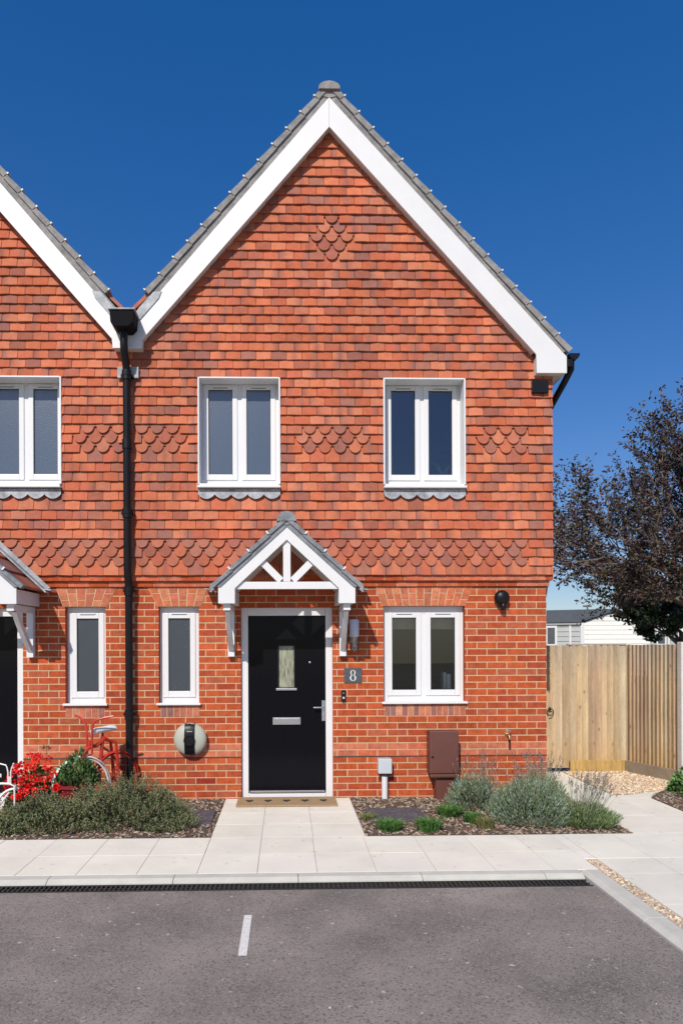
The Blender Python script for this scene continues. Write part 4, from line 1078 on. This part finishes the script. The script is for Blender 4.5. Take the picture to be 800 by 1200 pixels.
# ------------------------------------------------------------ tree
def tree(name, label, base, spec, leafcols, barkcol, seed, cat='tree', leaf=(.05, .028), nleaf=26, lw=None):
    r = random.Random(seed)
    root = thing(name, label, cat, base)
    tr = MB(); br = MB(); lf = MB(); B_ = Vector(base)
    top = B_ + Vector((spec['lean'][0], spec['lean'][1], spec['fork']))
    tr.tube([B_ + (top - B_) * t + Vector((sin(t * 5) * .04, cos(t * 4) * .04, 0)) for t in (0, .3, .6, 1)], [spec['r'], spec['r'] * .85, spec['r'] * .75, spec['r'] * .7], 12, 0, barkcol)
    def shoot(p, d, L_, rad, lev):
        pts = [p.copy()]; n = 5; dd = d.copy()
        for i in range(n):
            dd = (dd + Vector((r.uniform(-1, 1), r.uniform(-1, 1), r.uniform(-.8, 1))) * (.16 if lev < 3 else .10) + Vector((0, 0, spec['up'] * .05))).normalized()
            pts.append(pts[-1] + dd * L_ / n)
        br.tube(pts, [rad * (1 - .75 * i / n) for i in range(n + 1)], 6 if lev < 2 else 3, 0, jit(barkcol, .3, r))
        if lev >= spec['levels']:
            for k in range(nleaf):
                t = r.uniform(.05, 1) * n; i = min(n - 1, int(t)); q = pts[i].lerp(pts[i + 1], t - i)
                ld = Vector((r.uniform(-1, 1), r.uniform(-1, 1), r.uniform(-.9, .7))); s_ = r.uniform(.7, 1.3)
                lf.leaf(q + ld * .02, ld, leaf[0] * s_, leaf[1] * s_, jit(r.choice(leafcols), .3, r), 0, r)
            return
        m = spec['kids'][lev]
        for k in range(m):
            t = .25 + .75 * (k + r.random()) / m; x = t * n; i = min(n - 1, int(x)); q = pts[i].lerp(pts[i + 1], x - i)
            base_d = (pts[i + 1] - pts[i]).normalized()
            ax = Vector((r.uniform(-1, 1), r.uniform(-1, 1), r.uniform(-1, 1))).normalized()
            nd = (base_d + (ax - base_d * ax.dot(base_d)).normalized() * r.uniform(.45, .95)).normalized()
            shoot(q, nd, L_ * r.uniform(.42, .72) * spec.get('dec', 1), rad * .5, lev + 1)
        shoot(pts[-1], dd, L_ * .5, rad * .3, lev + 1)
    for d, L_ in spec['limbs']:
        shoot(top - Vector((0, 0, r.uniform(0, .5))), Vector(d).normalized(), L_, spec['r'] * .42, 1)
    tr.build('trunk', m_bark, root, smooth=True); br.build('branches', m_bark, root, smooth=True, recalc=False); lf.build('crown', m_leaf, root, recalc=False)
    return root
PL = [(.040, .014, .022), (.055, .02, .026), (.03, .012, .02), (.075, .03, .03), (.05, .035, .02), (.07, .065, .02), (.05, .055, .02), (.09, .06, .03)]
TY = 6.0
tx = atx(800, TY)
tree('plum_tree', 'purple-leaved plum tree with feathery shoots rising over the fence at right', (tx + 1.15, TY, 0),
     dict(lean=(.0, 0), fork=2.3, r=.13, up=1.0, levels=4, kids=[0, 5, 5, 5], limbs=[((-1., -.3, .44), 2.8),
         ((-1.0, -.1, .50), 2.7), ((-.85, .3, .60), 2.3), ((-.65, -.3, .95), 2.5), ((-.35, .2, 1.1), 2.7), ((-.15, -.1, 1.3), 3.0), ((.3, -.2, 1.1), 2.9), ((.9, .1, .8), 2.6), ((-1., .1, .42), 2.7),
         ((-.5, .5, 1.0), 2.2), ((.6, .6, .8), 2.6), ((-.75, -.4, .52), 2.3), ((1, -.2, .4), 2.2), ((.1, -.5, .9), 2.6), ((-.1, .3, 1.), 2.4)]),
     PL, (.13, .10, .085), 21, leaf=(.078, .040), nleaf=15)
tree('evergreen_bush', 'dark green bushy evergreen under the purple plum tree', (atx(800, 8.5), 8.5, 0),
     dict(lean=(0, 0), fork=2.0, r=.10, up=.5, levels=3, kids=[0, 7, 8], limbs=[((-1, 0, .5), 1.15), ((-.6, .3, .9), 1.35), ((.2, -.4, 1), 1.4), ((.8, 0, .6), 1.3), ((-.8, -.4, .3), 1.2), ((.6, .5, .8), 1.3), ((-.3, .5, .6), 1.3)]),
     [(.025, .045, .02), (.035, .065, .025), (.02, .035, .018), (.05, .08, .03)], (.10, .08, .06), 5, 'tree', leaf=(.10, .06), nleaf=34)

# distant treeline and pole
c = MB(); px_, pz_ = at(688, 714, 40.); c.tube([(px_, 40, 0), (px_, 40, at(688, 709, 40.)[1])], .06, 6); c.box(px_ - .3, px_ + .3, 39.97, 40.03, at(688, 711.5, 40.)[1], at(688, 710.5, 40.)[1] + .06)
tag(c.build('utility_pole', mat('weathered_pole', (.12, .10, .09), .9), None, origin=(px_, 40, 0)), 'thin distant pole sticking up above the dark roof of the mobile home', 'pole')

# ------------------------------------------------------------ low plants
def foliage_mound(mb, c, rx, ry, h, n, cols, l, wd, r, stems=None, upb=.8):
    for i in range(n):
        a = r.uniform(0, 2 * pi); q = sqrt(r.random()); x = cos(a) * q * rx; y = sin(a) * q * ry
        top = h * (1 - q ** 2.6) ** .6 * (.82 + .18 * sin(x * 17 + 1.3) * sin(y * 15 + .7) + .1 * sin(x * 41) * sin(y * 37))
        z = top * (r.random() ** .42)
        d = Vector((x / rx * .9 + r.uniform(-.8, .8), y / ry * .9 + r.uniform(-.8, .8), upb + r.uniform(-.5, .6)))
        s_ = r.uniform(.6, 1.3)
        mb.leaf((c[0] + x, c[1] + y, c[2] + z), d, l * s_, wd * s_, jit(r.choice(cols), .28, r), 0, r)
HEB = [(.11, .15, .05), (.075, .11, .035), (.16, .19, .07), (.15, .11, .06), (.06, .085, .03), (.19, .20, .10), (.17, .12, .08)]
def sprigs(mb, c, rx, ry, h, n, cols, r, sl=.09, ll=.018, lw_=.007):
    # upright leafy sprigs springing from a mound
    for i in range(n):
        a = r.uniform(0, 2 * pi); q = sqrt(r.random()); x = cos(a) * q * rx; y = sin(a) * q * ry
        top = h * (1 - q ** 2.8) ** .55 * (.74 + .26 * sin(x * 11 + 1.3 + c[0] * 5) * sin(y * 13 + .7) + .18 * sin(x * 31) * sin(y * 27)) * r.uniform(.8, 1.15)
        p = Vector((c[0] + x, c[1] + y, c[2] + max(0, top - sl * .8)))
        d = Vector((x / rx * .8 + r.uniform(-.35, .35), y / ry * .8 + r.uniform(-.35, .35), 1.0)).normalized(); L_ = sl * r.uniform(.7, 1.4)
        col = r.choice(cols)
        for k in range(9):
            t = (k + r.random()) / 9; pp = p + d * L_ * t
            ld = d * .6 + Vector((r.uniform(-1, 1), r.uniform(-1, 1), r.uniform(-.2, .6)))
            mb.leaf(pp, ld, ll * r.uniform(.8, 1.3), lw_, jit(mix3(col, (.24, .27, .12), .5 * t), .3, r), 0, r)
def low_shrub(label, cx, cy, rx, ry, h, n, seed):
    r = random.Random(seed); root = thing('hebe_shrub', label, 'shrub', (cx, cy, 0), 'low shrubs in the left bed')
    mb = MB(); foliage_mound(mb, (cx, cy, 0), rx * .95, ry * .95, h * .85, n * 2, [(.03, .04, .018), (.045, .055, .025)], .03, .016, r)
    sprigs(mb, (cx, cy, 0), rx, ry, h, n, HEB, r); mb.build('foliage', m_leaf, root, recalc=False)
    mb = MB()
    for i in range(40):
        a = r.uniform(0, 2 * pi); q = r.uniform(.2, .9); e = Vector((cx + cos(a) * rx * q, cy + sin(a) * ry * q, h * .6 * (1 - q * q)))
        mb.tube([(cx + cos(a) * rx * q * .4, cy + sin(a) * ry * q * .4, 0), e], [.005, .002], 3, 0, (.13, .09, .06))
    mb.build('stems', m_bark, root, recalc=False)
low_shrub('low grey-green shrub spreading under the bicycle and downpipe, largest in the left bed', -1.55, -.95, .60, .44, .42, 2400, 1)
low_shrub('low green shrub in front of the red flowers, sprawling to the slabs', -2.22, -1.06, .52, .38, .29, 1900, 2)
low_shrub('small low shrub clump at the left edge of the picture beside the neighbour path', -2.68, -1.22, .30, .28, .16, 600, 3)
low_shrub('thin trailing end of shrub nearest the dark slate paver by the charger', -1.13, -1.15, .28, .24, .13, 500, 4)

LAV = [(.20, .26, .18), (.26, .31, .24), (.14, .20, .11), (.32, .37, .31), (.12, .19, .07), (.18, .25, .11)]
LAVG = [(.12, .19, .06), (.17, .24, .09), (.21, .27, .13), (.09, .14, .04)]
def lavender(label, cx, cy, rad, h, n, stalks, cols, seed, lean=(0, 0)):
    r = random.Random(seed); root = thing('lavender_bush', label, 'lavender', (cx, cy, 0), 'lavender bushes in the right bed'); mb = MB(); st = MB(); fl = MB()
    for i in range(n):
        a = r.uniform(0, 2 * pi); q = sqrt(r.random()); x = cos(a) * q * rad; y = sin(a) * q * rad
        top = h * (1 - q ** 2.4) ** .6 * r.uniform(.75, 1.1)
        d = Vector((x / rad * .9 + r.uniform(-.3, .3), y / rad * .9 + r.uniform(-.3, .3), 1)).normalized()
        p = Vector((cx + x, cy + y, max(0, top - .11))); col = r.choice(cols)
        for k in range(7):
            pp = p + d * (.12 * (k + r.random()) / 7)
            mb.leaf(pp, d * 1.1 + Vector((r.uniform(-.7, .7), r.uniform(-.7, .7), r.uniform(-.1, .5))), r.uniform(.025, .045), .006, jit(col, .25, r), 0, r)
    foliage_mound(mb, (cx, cy, 0), rad * .9, rad * .9, h * .8, n, [(.05, .065, .035), (.035, .05, .02)], .04, .012, r)
    for i in range(stalks):
        a = r.uniform(0, 2 * pi); q = r.uniform(0, .8); x = cos(a) * q * rad; y = sin(a) * q * rad; L_ = r.uniform(.22, .42)
        d = Vector((x / rad * .6 + lean[0] + r.uniform(-.2, .2), y / rad * .5 + lean[1] + r.uniform(-.2, .2), 1)).normalized()
        p = Vector((cx + x, cy + y, h * .55)); e = p + d * L_
        st.tube([p, e], [.0018, .0012], 3, 0, jit((.22, .24, .15), .2, r))
        for k in range(7):
            t = L_ * (.86 + .16 * k / 7); st.leaf(p + d * t, Vector((r.uniform(-1, 1), r.uniform(-1, 1), .8)), .016, .010, jit(r.choice([(.15, .11, .15), (.20, .15, .17), (.11, .08, .09)]), .2, r), 0, r)
    mb.build('foliage', m_leaf, root, recalc=False); st.build('flowering_stems', m_leaf, root, recalc=False)
lavender('silvery lavender bush growing against the brick wall, rearmost in its bed', 1.98, -.48, .24, .32, 850, 50, LAV, 11)
lavender('large rounded silver-green lavender bush in the middle of the right bed', 2.36, -1.05, .345, .38, 1900, 60, LAV, 12)
lavender('greener low lavender with dried stalks at the paved right corner of the bed', 2.82, -1.20, .25, .19, 850, 110, LAVG, 13, (.25, 0))
lavender('green leafy lavender at the house corner behind the large silvery bush', 2.66, -.52, .24, .34, 700, 60, LAVG, 14)

def tuft(label, cx, cy, rad, h, n, cols, seed):
    r = random.Random(seed); mb = MB()
    for i in range(n):
        a = r.uniform(0, 2 * pi); q = sqrt(r.random()) * rad * .65; p = Vector((cx + cos(a) * q, cy + sin(a) * q, 0)); b = r.uniform(0, 2 * pi) ; o = Vector((cos(a) * .6 + cos(b) * .4, sin(a) * .6 + sin(b) * .4, 0)) * rad * r.uniform(.3, .9)
        hh = h * r.uniform(.6, 1.1); m_ = p + o * .4 + Vector((0, 0, hh * .75)); e = p + o + Vector((0, 0, hh * .85)); wv = Vector((-sin(b), cos(b), 0)) * .0035
        c = jit(r.choice(cols), .25, r); mb.add([p - wv, p + wv, m_ + wv, m_ - wv, e], [(0, 1, 2, 3), (3, 2, 4)], 0, c)
    tag(mb.build('grass_tuft', m_leaf, None, recalc=False, origin=(cx, cy, 0)), label, 'plant', 'small tufts in the right bed')
GT = [(.05, .14, .025), (.08, .19, .035), (.035, .10, .02), (.11, .22, .05)]
tuft('bright green tuft nearest the path, in front of the slate paver', .95, -1.34, .15, .10, 700, GT, 31)
tuft('bright green tuft at the front edge right of the slate paver', 1.30, -1.38, .14, .12, 700, GT, 32)
tuft('bright green tuft directly below the brown meter cabinet', 1.62, -.86, .15, .11, 750, GT, 33)
tuft('small green tuft between the cabinet pedestal and the big lavender', 1.79, -1.10, .11, .10, 450, GT, 34)
tuft('yellowish dry tuft at the front edge left of the big lavender', 1.84, -1.33, .10, .11, 350, [(.16, .17, .06), (.20, .16, .07), (.12, .14, .05)], 35)
tuft('small yellow-green seedling beside the path and meter conduit', .80, -.95, .09, .06, 200, [(.13, .19, .04), (.2, .2, .06)], 36)

# shrub at the right edge
r_ = random.Random(77); es = thing('laurel_shrub', 'glossy mid-green shrub cut off by the right edge below the concrete post', 'shrub', (4.72, -.02, 0))
mb = MB(); foliage_mound(mb, (4.74, -.02, 0), .36, .36, .36, 1600, [(.06, .15, .025), (.09, .20, .04), (.04, .09, .02), (.13, .24, .06)], .06, .034, r_, upb=.5); mb.build('foliage', m_leaf, es, recalc=False)
mb = MB()
for i in range(20):
    a = r_.uniform(0, 2 * pi); mb.tube([(4.74, -.02, 0), (4.74 + cos(a) * .2, -.02 + sin(a) * .2, .28)], [.006, .003], 4, 0, (.12, .09, .05))
mb.build('stems', m_bark, es)

# red geraniums
r_ = random.Random(55); gx0, gy0 = -2.52, -.72
ge = thing('geranium', 'mass of bright red flowers in front of the neighbour house wall', 'flowers', (gx0, gy0, 0))
mb = MB(); foliage_mound(mb, (gx0, gy0, 0), .28, .2, .50, 1300, [(.05, .10, .02), (.08, .12, .03), (.10, .07, .03)], .05, .04, r_); mb.build('foliage', m_leaf, ge, recalc=False)
mb = MB()
for i in range(95):
    a = r_.uniform(0, 2 * pi); q = sqrt(r_.random()); x = cos(a) * q * .30; y = sin(a) * q * .2; z = .16 + .47 * (1 - q ** 2) ** .5 * r_.uniform(.35, 1) + max(0, x) * .15
    c0 = Vector((gx0 + x, gy0 + y, z)); col = r_.choice([(.80, .014, .012), (.90, .04, .03), (.70, .01, .015)])
    for k in range(22):
        d = Vector((r_.uniform(-1, 1), r_.uniform(-1.2, .6), r_.uniform(-.5, 1))).normalized(); mb.leaf(c0 + d * .015, d, .028, .026, jit(col, .15, r_), 0, r_)
mb.build('blossoms', m_petal, ge, recalc=False)
mb = MB()
for i in range(14):
    a = r_.uniform(0, 2 * pi); mb.tube([(gx0, gy0, 0), (gx0 + cos(a) * .15, gy0 + sin(a) * .12, r_.uniform(.35, .5))], [.005, .003], 4, 0, (.10, .14, .05))
mb.tube([(gx0 + .10, gy0, .4), (gx0 + .12, gy0, .70)], .003, 4, 0, (.12, .12, .05)); foliage_mound(mb, (gx0 + .12, gy0, .66), .03, .03, .05, 20, [(.15, .08, .05)], .03, .015, r_)
mb.build('stems', m_leaf, ge, recalc=False)

# burgundy pot with green plant
px0, py0 = -2.12, -.66
pt = thing('flower_pot', 'burgundy glazed pot holding a leafy green plant in front of the bicycle', 'plant pot', (px0, py0, 0))
c = MB(); c.lathe([(.12, .12), (.15, .14), (.17, .24), (.185, .285), (.198, .29), (.198, .325), (.18, .325), (.165, .29), (.0, .285)], (px0, py0, 0), (0, 0, 1), 36); c.build('pot', m_pot, pt, smooth=True)
mb = MB(); foliage_mound(mb, (px0, py0, .29), .20, .19, .34, 900, [(.05, .13, .03), (.08, .17, .04), (.035, .08, .02), (.12, .21, .07)], .065, .022, r_, upb=1.1); mb.build('foliage', m_leaf, pt, recalc=False)
mb = MB()
for i in range(18):
    a = r_.uniform(0, 2 * pi); mb.tube([(px0, py0, .28), (px0 + cos(a) * .13, py0 + sin(a) * .12, .52)], [.004, .003], 4, 0, (.10, .14, .05))
mb.build('stems', m_leaf, pt)

# ------------------------------------------------------------ garden bicycles (ornamental planters)
def bicycle(name, label, F_, R_, h, m1, m2, msad, steer, group, loc):
    root = thing(name, label, 'bicycle', loc, group)
    Fp = Vector(F_); Rp = Vector(R_); d = (Rp - Fp); d.z = 0; wb = d.length; d.normalize(); wr = h * .29
    zc = wr
    fa = Vector((Fp.x, Fp.y, zc)); ra = Vector((Rp.x, Rp.y, zc)); Z = Vector((0, 0, 1))
    sd_ = Vector((cos(steer), sin(steer), 0)) # plane of front wheel
    def wheel(c0, pl, name2):
        mb = MB(); mb.tube([c0 + pl * (wr * cos(2 * pi * i / 32)) + Z * (wr * sin(2 * pi * i / 32)) for i in range(32)], .011 * h, 8, closed=True)
        for i in range(10):
            a = 2 * pi * i / 10; mb.tube([c0, c0 + pl * (wr * cos(a)) + Z * (wr * sin(a))], .0012 * h, 4)
        mb.tube([c0 - pl.cross(Z) * .03, c0 + pl.cross(Z) * .03], .014, 8); mb.build(name2, m2, root, smooth=True)
    wheel(fa, sd_, 'wheel'); m2 = m1; wheel(ra, d, 'wheel')
    def fender(c0, pl, a0, a1, m_):
        mb = MB(); n = 18; vs = []; ax = pl.cross(Z).normalized(); rr = wr + .03 * h
        for i in range(n + 1):
            a = a0 + (a1 - a0) * i / n; o = c0 + pl * (rr * cos(a)) + Z * (rr * sin(a)); rad = (pl * cos(a) + Z * sin(a))
            vs += [o - ax * .026 * h - rad * .010, o + rad * .004, o + ax * .026 * h - rad * .010, o - rad * .004]
        mb.add(vs, [f_ for i in range(n) for f_ in ((4 * i, 4 * i + 4, 4 * i + 5, 4 * i + 1), (4 * i + 1, 4 * i + 5, 4 * i + 6, 4 * i + 2), (4 * i, 4 * i + 4, 4 * i + 7, 4 * i + 3), (4 * i + 3, 4 * i + 7, 4 * i + 6, 4 * i + 2))])
        mb.build('mudguard', m_, root, smooth=True)
    fender(fa, sd_, -.35, pi + .1, m_whitem); fender(ra, d, .0, pi * .85, m1)
    head = fa + d * .10 * h + Z * (h * .40); seat = fa + d * (wb * .62) + Z * (h * .50 - .0)
    bb = fa + d * (wb * .5) - Z * (.02)
    fr = MB(); R1 = .018 * h
    fr.tube([fa + Z * 0 + sd_.cross(Z) * .04, fa + sd_.cross(Z) * .04 + Z * (wr + .04), head, head + Z * .07], R1, 8); fr.tube([fa - sd_.cross(Z) * .04, fa - sd_.cross(Z) * .04 + Z * (wr + .04), head], R1, 8)
    fr.tube([head, head + d * .2 * wb + Z * .005, seat - Z * .05], R1 * 1.2, 8)
    fr.tube([head - Z * .08, bb], R1 * 1.1, 8); fr.tube([bb, seat], R1 * 1.1, 8)
    sx_ = d.cross(Z).normalized() * .045 * h
    for s_ in (-1, 1):
        fr.tube([seat - Z * .02 + sx_ * s_ * .5, seat + d * .14 * h - Z * .08 * h + sx_ * s_, ra + d * .02 - Z * .02 + sx_ * s_], R1, 8)
        fr.tube([bb, ra + sx_ * s_], R1 * .8, 6)
    fr.build('frame', m1, root, smooth=True)
    hb = MB(); hx_ = Vector((1, -.25, 0)).normalized(); st = head + Z * .07
    for s_ in (-1, 1):
        b0 = st + hx_ * .03 * s_ * h
        hb.tube([b0 - Z * .15 * h, b0 + Z * .08 * h, b0 + hx_ * s_ * .01 + Z * .17 * h, b0 + hx_ * s_ * .045 * h + Z * .215 * h, b0 + hx_ * s_ * .12 * h + Z * .245 * h + d * .03, b0 + hx_ * s_ * .20 * h + Z * .26 * h + d * .06], .0125 * h, 8)
    hb.build('handlebar', m1, root, smooth=True)
    sa = MB(); c0 = seat + Z * .055 * h
    prof = [(-.13, .02, 0), (-.09, .028, .012), (-.02, .04, .016), (.05, .075, .02), (.10, .085, .024), (.13, .06, .022)]
    vs = []
    sdv = d.cross(Z).normalized()
    for t, wd, hh in prof:
        for j in range(8):
            a = 2 * pi * j / 8; vs.append(c0 + d * t * h * 1.1 + sdv * wd * h * 1.15 * cos(a) + Z * ((hh + .034 * sin(a)) * h))
    sa.add(vs, [(i * 8 + j, i * 8 + (j + 1) % 8, i * 8 + 8 + (j + 1) % 8, i * 8 + 8 + j) for i in range(5) for j in range(8)] + [tuple(range(8)), tuple(range(40, 48))])
    sa.build('saddle', msad, root, smooth=True)
    sp_ = MB(); sp_.tube([seat - Z * .04, c0], .011 * h, 8); sp_.build('seat_post', m_iron, root)
    return root
bicycle('garden_bicycle', 'red ornamental bicycle with white saddle leaning by the black downpipe', (-2.09, -.60, 0), (-1.83, -.27, 0), .96, m_redp, m_whitem, m_whitem, radians(35), 'ornamental garden bicycles', (-1.9, -.4, 0))
bicycle('garden_bicycle', 'small white metal ornamental bicycle at the left edge beside the red flowers', (-2.66, -.86, 0), (-2.98, -.90, 0), .52, m_whitem, m_whitem, m_whitem, radians(15), 'ornamental garden bicycles', (-2.8, -.88, 0))
